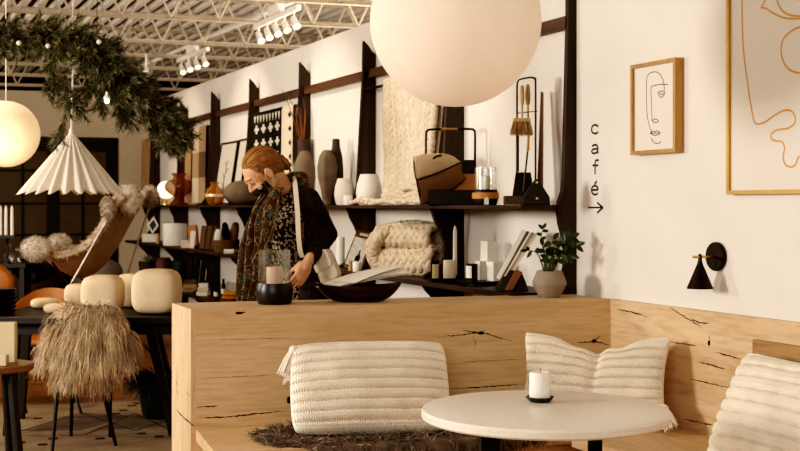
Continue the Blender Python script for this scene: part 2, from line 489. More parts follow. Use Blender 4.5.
mb.tube([p+V((0, 0, .22)), p], .012, 6); mb.tube([p+V((0, 0, .03)), p-V((.01, .03, .10)), p-V((.02, .05, .2))], [.04, .05, .06], 12, caps=False); mb.build('lamp_housing', M_track, t)
mb = MB(); mb.ell(p-V((.015, .04, .13)), .045); mb.build('bulb', M_bulb, t)
for i, (px, e) in enumerate(((250, 90), (330, 90), (440, 80), (190, 70))):
    q = wp(ws(px), 0, 0); spot('track_spot', q+NO*1.6+V((0, 0, 3.3)), q+V((0, 0, 1.5)), e, 62)
spot('garland_fill', (-3.2, 8.4, 3.3), (-2.2, 7.6, .7), 90, 60)  # extra light added near the garland, no fixture here

# ================================================================ wall shelf unit
M_sh = wood('shelf_dark_oak', (.060, .030, .016), (.026, .013, .008), axis=0, rough=.5, ring=8)
M_fin = wood('upright_dark_oak', (.055, .032, .020), (.022, .013, .009), axis=2, rough=.55, ring=8)
M_rail = wood('rail_brown_oak', (.115, .058, .028), (.06, .028, .014), axis=0, rough=.5, ring=8)
M_blk = mat('black_metal', (.014, .012, .011), .45, var=.1)
FS = [5.365, 6.636, 8.03, 9.417, 10.83, 12.19, 13.55, 15.0]
ZU, ZL, ZB = 1.40, .972, .53
base = wp(5.365, 0, 0)
shelf = thing('wall_shelf', 'long dark wood wall shelf with wavy uprights along the white wall', 'shelf', base, RZW)
prof_top = [(2.53, .088), (2.3, .092), (1.9, .115), (1.55, .135), (1.47, .15), (1.42, .19), (1.372, .205), (1.31, .185), (1.25, .15), (1.18, .125), (1.10, .125), (1.04, .16), (.99, .26), (.95, .27), (.90, .24), (.83, .17), (.75, .13), (.66, .14), (.60, .18), (.54, .27), (.48, .27), (.40, .18), (.30, .13), (.0, .13)]
for i, s in enumerate(FS):
    k = .5 if i == 0 else 1.
    pts = []
    for a, b in zip(prof_top, prof_top[1:]):
        for q in range(3): pts.append((lerp(a[1], b[1], q/3)*k, lerp(a[0], b[0], q/3)))
    pts.append((prof_top[-1][1]*k, 0.0))
    poly = [(0.0, 0.0), (0.0, 2.44), (.02*k, 2.455), (.055*k, 2.50)]+pts
    if i == 0: poly = [(p_, min(q_, 2.53)) for p_, q_ in poly]
    mb = MB(); mb.prism(poly, wp(s-.016, 0.001, 0), NO, (0, 0, 1), WD*.032)
    mb.build('upright', M_fin, shelf, smooth=False)
def plank(nm, s0, s1, d0, d1, z0, z1, m):
    mb = MB(); mb.prism([(d0, z0), (d1, z0), (d1, z1), (d0, z1)], wp(s0, 0, 0), NO, (0, 0, 1), WD*(s1-s0))
    return mb.build(nm, m, shelf, smooth=False, bevel=.003)
plank('shelf_board', 5.36, 15.3, .001, .31, ZU-.023, ZU, M_sh)
plank('shelf_board', 5.36, 15.3, .001, .36, ZL-.028, ZL, M_sh)
plank('shelf_board', 5.36, 15.3, .001, .36, ZB-.028, ZB, M_sh)
plank('rail', 5.37, 15.2, .035, .055, 2.275, 2.335, M_rail)
for i, (a, b) in enumerate(zip(FS, FS[1:])):
    if i in (0, 2, 4): continue
    mb = MB(); mb.tube([wp(a+.016, .09, 2.19), wp(b-.016, .09, 2.19)], .010, 8); mb.build('hanging_rod', M_blk, shelf)
# ================================================================ corner bench of oak
M_oak = wood('bench_oak', (.70, .50, .315), (.585, .395, .23), axis=0, rough=.5, ring=5.5, fleck=.22)
M_oak_end = wood('bench_oak_upright', (.66, .49, .31), (.55, .37, .21), axis=2, rough=.55, ring=6, fleck=.25)
M_oak_side = wood('bench_oak_side', (.70, .50, .315), (.585, .395, .23), axis=1, rough=.5, ring=5.0, fleck=.25)
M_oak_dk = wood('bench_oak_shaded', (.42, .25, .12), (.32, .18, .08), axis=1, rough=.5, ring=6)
M_crack = mat('wood_crack_dark', (.035, .018, .010), .9)
A0 = V((-.863, 5.288, 0)); A1 = V((.985, 5.851, 0))
PD = (A1-A0).normalized(); PN = V((PD.y, -PD.x, 0))      # towards the camera
PLEN = (A1-A0).length; PRZ = math.atan2(PD.y, PD.x)
PTOP = .96
bench = thing('corner_bench', 'oak corner bench with a high panel back and cracked planks against white wall', 'bench', A0, PRZ)
def plane_pt(px, py, o, n, off=.0012):
    d = V(((px-400)/F, 1, -(py-205)/F)); c = V((0, 0, EYE)); t = (o-c).dot(n)/d.dot(n); return c+d*t+n*off
def crack(mb, pts, o, n, w=.004, up=V((0, 0, 1))):
    rnd = random.Random(int(pts[0][0]*7+pts[0][1]))
    q = []
    for (a, b) in zip(pts, pts[1:]):
        k = max(2, int(math.hypot(b[0]-a[0], b[1]-a[1])/2.2))
        for i in range(k): q.append((lerp(a[0], b[0], i/k)+rnd.uniform(-.5, .5), lerp(a[1], b[1], i/k)+rnd.uniform(-.4, .4)))
    q.append(pts[-1]); m = len(q); vs = []; fs = []
    for i, (x, y) in enumerate(q):
        p = plane_pt(x, y, o, n); t = i/(m-1); ww = w*(.35+rnd.random())*min(1, 4*t+.15, 4*(1-t)+.15)*.5
        vs += [p-up*ww, p+up*ww]
    for i in range(m-1): fs.append((2*i, 2*i+1, 2*i+3, 2*i+2))
    mb.cur = 1; mb.add(vs, fs); mb.cur = 0
def knot(mb, px, py, o, n, rx, rz, u):
    c = plane_pt(px, py, o, n); k = 12
    mb.cur = 1; mb.add([c]+[c+u*math.cos(2*PI*i/k)*rx*(1+.25*math.sin(3*i))+V((0, 0, 1))*math.sin(2*PI*i/k)*rz for i in range(k)], [(0, 1+i, 1+(i+1) % k) for i in range(k)]); mb.cur = 0
mb = MB(); TH_P = .36
B0 = A0+WD*TH_P; B1 = A1+WD*TH_P
bot = [A0, A1+PD*.0, B1, B0]
vs = [p+V((0, 0, 0)) for p in bot]+[p+V((0, 0, PTOP)) for p in bot]
mb.add(vs, [(0, 1, 5, 4), (2, 3, 7, 6), (4, 5, 6, 7), (3, 2, 1, 0)])
for c in ([(196, 418), (227, 417), (254, 414), (284, 411)], [(196, 407), (218, 406)], [(437, 337), (460, 335), (481, 332), (494, 336), (512, 341)], [(472, 336), (476, 343), (473, 352)], [(462, 330), (478, 333), (486, 330)],
          [(576, 343), (595, 341), (612, 346)], [(592, 341), (600, 336)], [(449, 389), (480, 387), (524, 384)], [(236, 313), (246, 312)], [(198, 432), (252, 430)]):
    crack(mb, c, A0, PN, .0048)
for c in ([(300, 401), (360, 399), (440, 396), (520, 392)], [(200, 378), (300, 374)], [(210, 340), (290, 338)], [(460, 362), (525, 359)]):
    crack(mb, c, A0, PN, .0016)
knot(mb, 289, 400, A0, PN, .010, .016, PD); knot(mb, 481, 333, A0, PN, .014, .008, PD); knot(mb, 239, 313, A0, PN, .016, .006, PD); knot(mb, 594, 341, A0, PN, .012, .009, PD)
mb.build('back_panel', [M_oak, M_crack], bench, smooth=False)
mb = MB()
e = PD*.022
vs = [A0-e, A0, B0, B0-e]
vs = vs+[p+V((0, 0, PTOP)) for p in vs]
mb.add(vs, [(0, 1, 5, 4), (1, 2, 6, 5), (2, 3, 7, 6), (3, 0, 4, 7), (4, 5, 6, 7), (3, 2, 1, 0)])
EN = V((-WD.y, WD.x, 0)); EO = A0-e
for c in ([(176, 409), (182, 416), (195, 427)], [(176, 370), (178, 400)], [(186, 392), (190, 396)]): crack(mb, c, EO, EN, .006)
mb.build('end_panel', [M_oak_end, M_crack], bench, smooth=False)
# right back, on the long wall
SC = (A1-FOOT).dot(WD)
def wpris(mb, poly, s0, s1): mb.prism(poly, wp(s0, 0, 0), NO, (0, 0, 1), WD*(s1-s0))
mb = MB(); wpris(mb, [(.002, 0), (.026, 0), (.026, PTOP), (.002, PTOP)], .4, SC+.02)
SO = wp(0, .026, 0)
for c in ([(617, 309), (632, 312), (651, 318)], [(669, 307), (690, 320), (702, 328)], [(690, 318), (700, 323), (711, 323)], [(670, 342), (698, 346)], [(714, 352), (741, 359)], [(699, 362), (726, 369)], [(689, 379), (704, 382), (731, 388)], [(684, 419), (717, 426)]):
    crack(mb, c, SO, NO, .0048)
knot(mb, 709, 343, SO, NO, .007, .011, WD); crack(mb, [(708, 334), (710, 340), (709, 350)], SO, NO, .003, WD)
s_ = thing  # noqa
o = mb.build('side_panel', [M_oak_side, M_crack], bench, smooth=False)
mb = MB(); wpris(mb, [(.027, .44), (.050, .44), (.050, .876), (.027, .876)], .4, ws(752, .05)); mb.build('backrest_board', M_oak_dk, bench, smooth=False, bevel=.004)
SEAT = .45; SDp = .52
mb = MB()
q = [A0, A1, A1-WD*SDp, A0+PN*SDp]
mb.add([p+V((0, 0, SEAT-.05)) for p in q]+[p+V((0, 0, SEAT)) for p in q], [(3, 2, 1, 0), (4, 5, 6, 7), (0, 1, 5, 4), (1, 2, 6, 5), (2, 3, 7, 6), (3, 0, 4, 7)])
mb.build('seat', M_oak, bench, smooth=False, bevel=.004)
mb = MB(); wpris(mb, [(.027, SEAT-.05), (.55, SEAT-.05), (.55, SEAT), (.027, SEAT)], .4, SC-SDp-.004); mb.build('seat', M_oak_side, bench, smooth=False, bevel=.004)
mb = MB(); q = [A0+PD*.05+PN*.01, A1+PN*.01, A1-WD*(SDp-.06), A0+PD*.05+PN*(SDp-.05)]
mb.add([p for p in q]+[p+V((0, 0, SEAT-.051)) for p in q], [(3, 2, 1, 0), (4, 5, 6, 7), (0, 1, 5, 4), (1, 2, 6, 5), (2, 3, 7, 6), (3, 0, 4, 7)])
wpris(mb, [(.027, 0), (.49, 0), (.49, SEAT-.051), (.027, SEAT-.051)], .4, SC-SDp-.004)
mb.build('base', M_oak, bench, smooth=False)

# ================================================================ knitted cushions
M_knit = mat('cream_knit', (.88, .79, .665), .9, var=.07, scale=9, bump=.25, bscale=300, spec=.1)
M_wax0 = mat('white_tag', (.85, .80, .72), .8, var=.02)
def tassel(mb, p, d, L, r, n=80):
    d = V(d).normalized(); p = V(p)
    mb.ell(p+d*r*.6, (r*.62, r*.62, r*.7), None, 10, 8)
    rnd = random.Random(5)
    for i in range(n):
        a = rnd.uniform(0, 6.28); rr = r*math.sqrt(rnd.random())*.9
        u = d.orthogonal().normalized(); w = d.cross(u)
        o = (u*math.cos(a)+w*math.sin(a))
        mb.tube([p+o*rr*.45+d*r*.5, p+o*rr*.8+d*L*.5, p+o*rr*1.1+d*L*rnd.uniform(.85, 1.05)+V((0, 0, -L*.1))], [.0035, .0032, .0026], 5)
def cushion(label, loc, rz, tilt, Wd, H, T, rows, fold=0., dent=0., seed=1, tassels=((-1, 1, (-.4, -.3, -1)),), tl=.075, ears=.10, roll=0.):
    t = thing('knitted_cushion', label, 'cushion', loc, rz, 'cream knitted cushions on the bench')
    rot = rotx(-tilt)
    if roll: rot = rot @ roty(roll)
    def pos(u, v, side):
        # u across, v up in [-1,1]
        eu = 1-ears*(1-v*v)*abs(u)**3*.7-.05*abs(v)**7; ev = 1-ears*(1-u*u)*abs(v)**3-.05*abs(u)**7
        x = u*Wd/2*eu; z = v*H/2*ev
        if dent: z -= dent*math.exp(-((u+.02)/.15)**2)*max(0, v+.25)**1.3+.030*(math.exp(-((u+.30)/.2)**2)+math.exp(-((u-.30)/.2)**2))*max(0, v)**2
        prof = max(0, (1-abs(u)**2.6))**.5*max(0, (1-abs(v)**2.4))**.5
        y = T/2*prof
        ph = v*rows
        rib = abs(math.cos(PI*ph*.5+.4))          # wide plain ridges
        k = int(math.floor(ph*.5+.4/PI+.5))
        st = math.sin(u*Wd*310+3.0*math.sin(PI*ph*1.0+.8))      # braided stitches
        pit = max(0, 1-rib*1.9)**.8*max(0, .15+.85*math.sin(u*Wd*340+k*1.3))
        groove = max(0, 1-abs(math.sin(PI*ph*.5+.4))*7)
        h = .0135*rib**.55+.0042*st*rib**.5-.026*pit-.0045*groove
        if dent: h -= .03*math.exp(-((u+.02-.05*v)/.07)**2)*(.5+.5*v)
        h *= min(1, prof*1.6+.15)
        y = y+h
        n0 = noise.noise(V((u*2.2+seed, v*2.2, seed*3)))*.012*prof
        y += n0
        p = V((x, -y if side else y, z))
        if fold:
            a = -fold*abs(p.x)**1.3*3; p.y += -abs(p.x)**1.15*fold
        p = rot @ p
        return p
    low = min((pos(-1+2*i/10, -1, True).z for i in range(11)))
    low = min(low, min(pos(-1+2*i/10, -.9, True).z for i in range(11)))
    nu, nv = int(Wd*560), int(H*420)
    off = V((0, 0, -low))
    mb = MB()
    mb.grid(lambda a, b: pos(2*a-1, 2*b-1, True)+off, nu, nv)
    mb.grid(lambda a, b: pos(1-2*a, 2*b-1, False)+off, 60, 40)
    mb.build('cover', M_knit, t, local=True, angle=3.0)
    for (u, v, d) in tassels:
        mb = MB(); tassel(mb, pos(u*.97, v*.97, True)+off, d, tl, .034); mb.build('tassel', M_knit, t, local=True)
    if seed == 1:
        mb = MB(); p = pos(-.985, .30, True)+off
        mb.sheet(lambda a, b: p+V((-.035*a, -.012*a, -.02*a-.022*b+.006*math.sin(a*3))), 6, 3, .0015); mb.build('care_tag', M_wax0, t, local=True)
    return t
cz = 5.20
pA = P(370, 205, cz); pA.z = SEAT+.012
cushion('wide cream ribbed knit cushion with a tassel, on the dark sheepskin', pA, PRZ-.14, .42, .655, .385, .18, 9.3, seed=1, tassels=((-1, 1, (-.45, -.25, -1.)),), tl=.12, ears=-.02)
pB = P(598, 205, 5.42); pB.z = SEAT+.010
cushion('cream ribbed knit cushion creased in the middle, wedged in the bench corner', pB, -.36, .26, .65, .405, .16, 9.3, fold=.35, dent=.034, seed=4, tassels=((1, -.5, (.55, -.4, -1.)),), tl=.095, ears=.13)
pC = wp(3.50, .255, SEAT+.002)
cushion('cream ribbed knit cushion at the right edge leaning on the side panel', pC, RZW+PI, .46, .70, .45, .17, 9.3, seed=9, tassels=(), ears=.08)

# ================================================================ dark sheepskin on the bench
M_fur_dk = mat('dark_fleece', (.20, .158, .12), .85, var=.35, scale=20, island=.55, spec=.15)
def in_skin(u, v): return abs(u)**2.6+abs(v)**2.6 < 1+.25*noise.noise(V((u*3, v*3, 2)))
mb = MB(); rnd = random.Random(3)
fc = A0+PD*.90+PN*.30; FWd, FDp = .71, .30
def skin_pt(u, v):
    p = fc+PD*u*FWd+PN*v*FDp; p.z = SEAT+.002
    over = (p-A0).dot(PN)-SDp
    if over > 0:
        p = p-PN*(over-.008); p.z -= over
    return p
n = 26; gv = []; gf = []
for j in range(n+1):
    for i in range(n+1):
        u, v = -1+2*i/n, -1+2*j/n
        r = (abs(u)**2.6+abs(v)**2.6)**(1/2.6); s = 1 if r < 1e-6 else max(abs(u), abs(v))/r
        gv.append(skin_pt(u*s, v*s)+V((0, 0, .004)))
for j in range(n):
    for i in range(n): gf.append((j*(n+1)+i, j*(n+1)+i+1, (j+1)*(n+1)+i+1, (j+1)*(n+1)+i))
mb.add(gv, gf)
cl = [(rnd.uniform(-1, 1), rnd.uniform(-1, 1), rnd.uniform(0, 6.28)) for _ in range(420)]
for (cu, cv, ca) in cl:
    for k in range(24):
        u, v = cu+rnd.gauss(0, .03), cv+rnd.gauss(0, .05)
        if not in_skin(u, v): continue
        p = skin_pt(u, v)
        d = V((math.cos(ca)*.8+rnd.gauss(0, .25), math.sin(ca)*.8+rnd.gauss(0, .25)-.15, .75))
        if u < -.85: d = d+V((-.8, -.2, -.2))
        if u > .85: d = d+V((.8, .2, -.2))
        if p.z < SEAT-.002: d = PN*.6+V((rnd.gauss(0, .4), 0, -.4))
        mb.strand(p, d, rnd.uniform(.035, .06), .0042, .9, 5, curl=.6)
for a_, b_ in zip([SEAT], [0]): pass
o = mb.build('sheepskin', M_fur_dk, origin=(fc.x, fc.y, SEAT), smooth=True)
tag(o, 'dark grey-brown curly sheepskin spread on the oak bench seat', 'sheepskin')

# ================================================================ round table and candle
M_stone = mat('white_stone', (.82, .75, .655), .32, var=.05, scale=70, detail=8, spec=.5)
TC = V((.471, 4.06, 0)); TR = .402
tb = thing('round_table', 'round white stone cafe table with black legs in front of the bench', 'table', TC)
mb = MB(); mb.lathe([(.001, .708), (TR-.006, .708), (TR, .714), (TR, .732), (TR-.004, .739), (TR-.010, .741), (.001, .741)], TC, 96)
mb.build('tabletop', M_stone, tb, angle=.5)
mb = MB(); mb.box(TC+V((0, 0, .698)), (.5, .12, .018)); mb.build('mounting_plate', M_blk, tb, smooth=False)
for px, w in ((490, .062), (595, .042)):
    q = P(px, 205, 4.06)
    mb = MB(); mb.box((q.x, q.y, .36), (w, .045, .66)); mb.box((q.x, q.y, .015), (.07, .52, .03)); mb.build('leg', M_blk, tb, smooth=False, bevel=.004)
M_wax = mat('white_wax', (.88, .82, .74), .5, var=.02, sss=.3)
M_dish = mat('dark_dish', (.03, .026, .024), .35)
M_wick = mat('wick', (.05, .04, .03), .9)
def candle(label, loc, r, h, wick=True, m=None, name='pillar_candle', cat='candle', group=None, hollow=True):
    t = thing(name, label, cat, loc, 0, group)
    prof = [(.0005, 0), (r*.97, 0), (r, r*.05), (r, h-r*.14), (r*.94, h-r*.02), (r*.86, h)]
    prof += [(r*.7, h-r*.12), (.0005, h-r*.2)] if hollow else [(.0005, h)]
    mb = MB(); mb.lathe(prof, loc, 24); mb.build('wax', m or M_wax, t)
    if wick:
        mb = MB(); z0 = h-(r*.22 if hollow else 0)
        mb.tube([V(loc)+V((0, 0, z0-.002)), V(loc)+V((.001, 0, z0+.012)), V(loc)+V((.003, 0, z0+.02))], max(.0009, r*.04), 6); mb.build('wick', M_wick, t)
    return t
cc = P(540, 205, 4.19); cc.z = .741
t = thing('candle_dish', 'small black dish under the white candle on the round table', 'dish', cc)
mb = MB(); mb.lathe([(.001, 0), (.034, 0), (.038, .004), (.049, .017), (.046, .018), (.036, .008), (.001, .007)], cc, 10); mb.build('plate', M_dish, t, smooth=False)
mb = MB(); mb.lathe([(.028, -.0), (.034, .0)], cc+V((0, 0, .0005)), 16); mb.build('foot_ring', M_dish, t)
candle('white pillar candle on the black dish at the middle of the round table', cc+V((0, 0, .0075)), .036, .092)

# ================================================================ art, lettering and wall lamp
M_fr1 = wood('frame_oak', (.48, .27, .09), (.36, .19, .06), axis=2, rough=.45)
M_fr2 = mat('frame_brass', (.50, .29, .09), .4, metal=.3, var=.1)
M_paper = mat('art_paper', (.74, .68, .60), .85, var=.02, scale=3)
M_ink = mat('ink_brown', (.10, .055, .03), .8)
M_line = mat('line_ochre', (.62, .33, .13), .8)
def art(name, label, quad, fw, dep, mfr, strokes, mln, lw):
    (sL, sR, z0, z1) = quad     # sL is the far (image left) end
    c = wp((sL+sR)/2, .002, z0)
    t = thing(name, label, 'wall art', c, RZW)
    D0, D1 = .003, dep
    for (a, b, c0, c1) in ((sR, sL, z0, z0+fw), (sR, sL, z1-fw, z1), (sR, sR+fw, z0+fw, z1-fw), (sL-fw, sL, z0+fw, z1-fw)):
        mb = MB(); mb.prism([(D0, c0), (D1, c0), (D1, c1), (D0, c1)], wp(a, 0, 0), NO, (0, 0, 1), WD*(b-a)); mb.build('frame_rail', mfr, t, smooth=False)
    mb = MB(); mb.prism([(D0, z0+fw), (D1-.012, z0+fw), (D1-.012, z1-fw), (D0, z1-fw)], wp(sR+fw, 0, 0), NO, (0, 0, 1), WD*(sL-sR-2*fw)); sh = mb.build('print', M_paper, t, smooth=False)
    mb = MB(); dd = D1-.0112
    for st in strokes:
        pts = smooth_path([W(x, y, dd) for x, y in st], 6)
        vs = []; fs = []
        for i, p in enumerate(pts):
            tg = (pts[min(i+1, len(pts)-1)]-pts[max(i-1, 0)]).normalized(); nn = NO.cross(tg).normalized(); 
            vs += [p-nn*lw*.5, p+nn*lw*.5]
        for i in range(len(pts)-1): fs.append((2*i, 2*i+1, 2*i+3, 2*i+2))
        mb.add(vs, fs)
    mb.build('line_drawing', mln, sh)
    return t
def Zat(px, py, d=0.): return W(px, py, d).z
sf = [(652, 134), (647.5, 118), (646.4, 100), (646.6, 82), (648, 75), (653, 72), (658.5, 73), (663, 80), (664.5, 90)]
strokes_small = [[(668, 84.5), (660, 84.5), (653, 86), (651, 88), (651.5, 105), (652, 121)], [(658, 92), (664, 91), (664.5, 94), (661, 97.5), (658, 94), (658, 92)], [(659, 93), (662, 94.5), (664, 92)], [(652, 121), (655, 119), (658.5, 121), (655, 122.5), (652, 121)],
                 [(650, 133), (653, 131), (655, 132), (657, 130.8), (660, 133), (655, 135.5), (650, 133)], [(650, 133), (655, 133.2), (660, 133)], [(651, 138), (654, 142.5), (658, 143.5), (661, 141.5)], sf]
art('framed_drawing', 'small oak framed one-line face drawing in brown ink on the white wall', (ws(633, .03), ws(678, .03), Zat(658, 153.5, .03), Zat(658, 61, .03)), .017, .045, M_fr1, strokes_small, M_ink, .0035)
nose = [(742.5, -26), (742, 10), (743, 45), (747, 80), (752, 112), (754.5, 122), (758, 124), (765, 122), (775, 115), (784, 110.5), (791, 111), (795, 117), (794, 124), (787, 128.5), (777, 130), (771.5, 134), (771.5, 139), (776, 141), (782, 142), (784.5, 148), (783, 157), (785, 164), (790, 167), (795, 165), (797.5, 159), (799, 156)]
eye = [(768, -12), (764, 3), (761, 7.5), (766, 8.5), (773, 13), (785, 18), (800, 18.5), (815, 17), (830, 10)]
eye2 = [(776, -4), (779, 6), (785, 13), (795, 16), (806, 15), (815, 8)]
loop = [(800, 27), (793, 30), (784, 38), (781, 50), (784, 63), (790, 70), (800, 73), (812, 70)]
art('framed_drawing', 'large thin brass framed line drawing in ochre cut by the right picture edge', (ws(727, .03), ws(872, .03), Zat(727, 194.5, .03), Zat(727, -42, .03)), .016, .035, M_fr2, [nose, eye, eye2, loop], M_line, .0075)

M_let = mat('lettering_dark_brown', (.035, .020, .014), .6)
t = thing('wall_lettering', 'dark vertical lettering reading café with an arrow on the white wall', 'sign', W(595, 213, 0), RZW)
def stroke(mb, pts, w, d=.0015):
    pts = smooth_path([W(x, y, d) for x, y in pts], 5); vs = []; fs = []
    for i, p in enumerate(pts):
        tg = (pts[min(i+1, len(pts)-1)]-pts[max(i-1, 0)]).normalized(); nn = NO.cross(tg).normalized()*w*.5; vs += [p-nn, p+nn]
    for i in range(len(pts)-1): fs.append((2*i, 2*i+1, 2*i+3, 2*i+2))
    mb.add(vs, fs)
GL = [[[(598, 126.8), (596.3, 125), (593.6, 125.2), (591.9, 127), (591.5, 129.5), (592, 132), (594, 133.4), (596.4, 133.2), (598, 131.6)]],
      [[(592, 146.4), (594, 144.9), (596.3, 145.1), (597.6, 147), (597.7, 150), (597.7, 153.6)], [(597.6, 148.8), (594.4, 149), (592, 150.2), (591.8, 152), (593.2, 153.4), (595.8, 152.9), (597.6, 151)]],
      [[(598.8, 160.6), (597, 160), (595.4, 161.2), (595, 164), (595, 169), (595, 174.4)], [(592.4, 165.4), (595, 165.4), (598.2, 165.3)]],
      [[(591.8, 190), (595, 189.9), (597.8, 189.6), (597.3, 187.3), (595.4, 185.7), (593.2, 186.3), (591.7, 188.6), (591.8, 192), (593.5, 194.3), (595.8, 194.6), (597.7, 193.2)], [(594.4, 184), (595.6, 182.7), (596.9, 181.2)]]]
for g in GL:
    mb = MB()
    for k, st in enumerate(g): stroke(mb, st, .0098, .0015+.0002*k)
    mb.build('letter', M_let, t, smooth=False)
mb = MB()
def seg(a, b, w):
    p, q = W(*a, .0015), W(*b, .0015); d = (q-p).normalized(); nn = NO.cross(d)*w*.5
    mb.add([p-nn, q-nn, q+nn, p+nn], [(0, 1, 2, 3)])
seg((588, 207.5), (602.5, 207.5), .008); seg((597, 202.5), (603, 207.8), .010); seg((597, 213), (603, 207.3), .010)
mb.build('arrow', M_let, t, smooth=False)

M_brz = mat('dark_bronze', (.028, .018, .013), .35, metal=.5)
M_brass = mat('brass', (.62, .42, .20), .3, metal=.9)
pz = W(718, 256.5, 0)
t = thing('wall_lamp', 'black cone wall lamp on a round plate above the bench', 'wall lamp', pz, RZW)
sp = pz.y/F
Mx = Matrix((WD, V((0, 0, 1)), NO)).transposed()
mb = MB(); mb.lathe([(.001, .001), (.058, .001), (.060, .004), (.060, .016), (.057, .020), (.001, .020)], pz, 40, Mx); mb.build('wall_plate', M_brz, t)
d_arm = .125
mb = MB(); mb.tube([pz+NO*.018, pz+NO*d_arm], .0055, 10); mb.build('arm', M_brass, t)
hc = pz+NO*(d_arm-.035); hz = hc.z
mb = MB(); mb.lathe([(.005, hz+.012), (.008, hz+.006), (.008, hz-.012), (.012, hz-.03), (.052, hz-.125), (.054, hz-.130), (.050, hz-.128), (.01, hz-.04)], (hc.x, hc.y, 0), 32); mb.build('lamp_shade', M_brz, t)
# ================================================================ paper lanterns and pleated lamp
M_globe = mat('paper_lantern_skin', (.66, .53, .42), .9, var=.05, scale=5, bump=.12, bscale=40, emit=.30, ecol=(1, .74, .54))
M_globe2 = mat('glowing_paper_lantern', (.80, .60, .40), .8, var=.08, scale=9, bump=.1, bscale=50, emit=.42, ecol=(1, .70, .40))
M_cord = mat('white_cord', (.75, .68, .58), .7)
def lantern(label, c, R, m, top):
    t = thing('paper_lantern', label, 'lantern', c-V((0, 0, R)))
    prof = [(max(.0005, R*math.sin(a)), -R*math.cos(a)) for a in [PI*i/40 for i in range(38)]]
    mb = MB(); mb.lathe(prof, c, 64, caps=False); sh = mb.build('shade', m, t)
    rt = prof[-1][0]
    mb = MB(); mb.tube([c+V((rt*math.cos(a), rt*math.sin(a), prof[-1][1])) for a in [2*PI*i/24 for i in range(24)]], .004, 6, closed=True); mb.tube([c+V((-rt, 0, prof[-1][1])), c+V((rt, 0, prof[-1][1]))], .003, 6); mb.build('rim_ring', M_cord, sh)
    mb = MB(); mb.tube([c+V((0, 0, prof[-1][1])), V((c.x, c.y, top))], .004, 6); mb.build('cord', M_cord, t)
lantern('huge peach paper globe lantern hanging at the top of the view', P(455.5, 21, 4.6), .315, M_globe, 4.0)
lantern('glowing paper globe lantern at the left edge below the garland', P(6, 134, 8.2), .217, M_globe2, 4.0)
l = bpy.data.lights.new('lantern_bulb', 'POINT'); l.energy = 14; l.color = (1, .72, .42); l.shadow_soft_size = .2
o = bpy.data.objects.new('lantern_bulb', l); C.objects.link(o); o.location = P(6, 134, 8.2)-V((-.05, .5, .25))
M_pleat = mat('pleated_cream_shade', (.72, .64, .52), .75, var=.03, emit=.05, ecol=(1, .8, .55))
lc = P(71.5, 133, 7.6)
t = thing('pleated_lamp', 'cream pleated paper pendant lamp hanging under the garland', 'pendant lamp', P(71.5, 190, 7.6))
mb = MB(); NP = 22; Hh, Rr = .36, .285
def pl(u, v):
    a = 2*PI*u; k = (u*NP) % 1; tri = abs(2*k-1)       # 0 at valley, 1 at ridge
    tri = .5-.5*math.cos(PI*tri)
    r = lerp(.012, Rr, v)+(tri-.5)*.075*v
    z = -Hh*v+(.5-tri)*.03*v
    return lc+V((r*math.cos(a), r*math.sin(a), z))
mb.grid(pl, NP*8, 14, cu=True); mb.build('lamp_shade', M_pleat, t, angle=1.2)
mb = MB(); mb.lathe([(.0005, .03), (.012, .025), (.018, -.01), (.012, -.03), (.0005, -.03)], lc, 12); mb.build('cap', M_cord, t)
mb = MB(); hk = P(73, 70, 7.6)
mb.tube([lc+V((0, 0, .02)), hk, hk+V((0, 0, .02))], .0065, 6); mb.tube([hk, hk+V((.035, 0, -.04))], .006, 6); mb.tube([hk, V((hk.x, hk.y, 4.0))], .003, 6); mb.build('cord', M_cord, t)

# ================================================================ pine garland
M_needle = mat('pine_needles', (.17, .165, .095), .6, var=.4, scale=7, island=.6, spec=.35)
M_stem = mat('garland_stem', (.05, .035, .02), .9)
gz = 7.0
gp = smooth_path([P(x, y, gz+dz) for x, y, dz in ((-45, 52, .1), (-20, 43, .05), (0, 39, 0), (25, 36, 0), (50, 36, 0), (76, 40, 0), (97, 52, -.02), (114, 68, -.03), (130, 84, -.03), (146, 100, 0), (162, 115, .02), (174, 126, .05), (185, 138, .08))], 5)
gt = thing('pine_garland', 'green pine garland arching from the left edge down to the shelf wall', 'garland', gp[-1])
mb = MB(); mb.tube(gp, .012, 6)
for q in (gp[8], gp[30]): mb.tube([q, V((q.x, q.y, 4.0))], .002, 4)
fol = MB(); rnd = random.Random(11); random.seed(11)
def twig(p, d, L, nl=.042, dens=1.):
    d = V(d).normalized(); k = max(3, int(L/.03)); pts = [p]; q = p.copy()
    for i in range(k): d = (d+V((0, 0, -.06))+V((rnd.gauss(0, .07), rnd.gauss(0, .07), rnd.gauss(0, .07)))).normalized(); q = q+d*(L/k); pts.append(q)
    mb.tube(pts, .0022, 4, caps=False)
    n = int(L*620*dens)
    for i in range(n):
        t = (i+rnd.random())/n*k; j = min(int(t), k-1); b = lerp(pts[j], pts[j+1], t-j); ax = (pts[j+1]-pts[j]).normalized()
        r = V((rnd.gauss(0, 1), rnd.gauss(0, 1), rnd.gauss(0, 1))); r = (r-ax*r.dot(ax)).normalized()
        dd = (ax*1.0+r*.8).normalized()
        s = dd.cross(V((rnd.gauss(0, 1), rnd.gauss(0, 1), rnd.gauss(0, 1)))).normalized()*.0024
        e = b+dd*nl*rnd.uniform(.7, 1.15)
        fol.add([b-s, b+s, e+s*.3, e-s*.3], [(0, 1, 2, 3)])
wprof = [(0, .062), (.3, .062), (.45, .075), (.6, .095), (.75, .08), (.9, .06), (1, .02)]
N = len(gp)
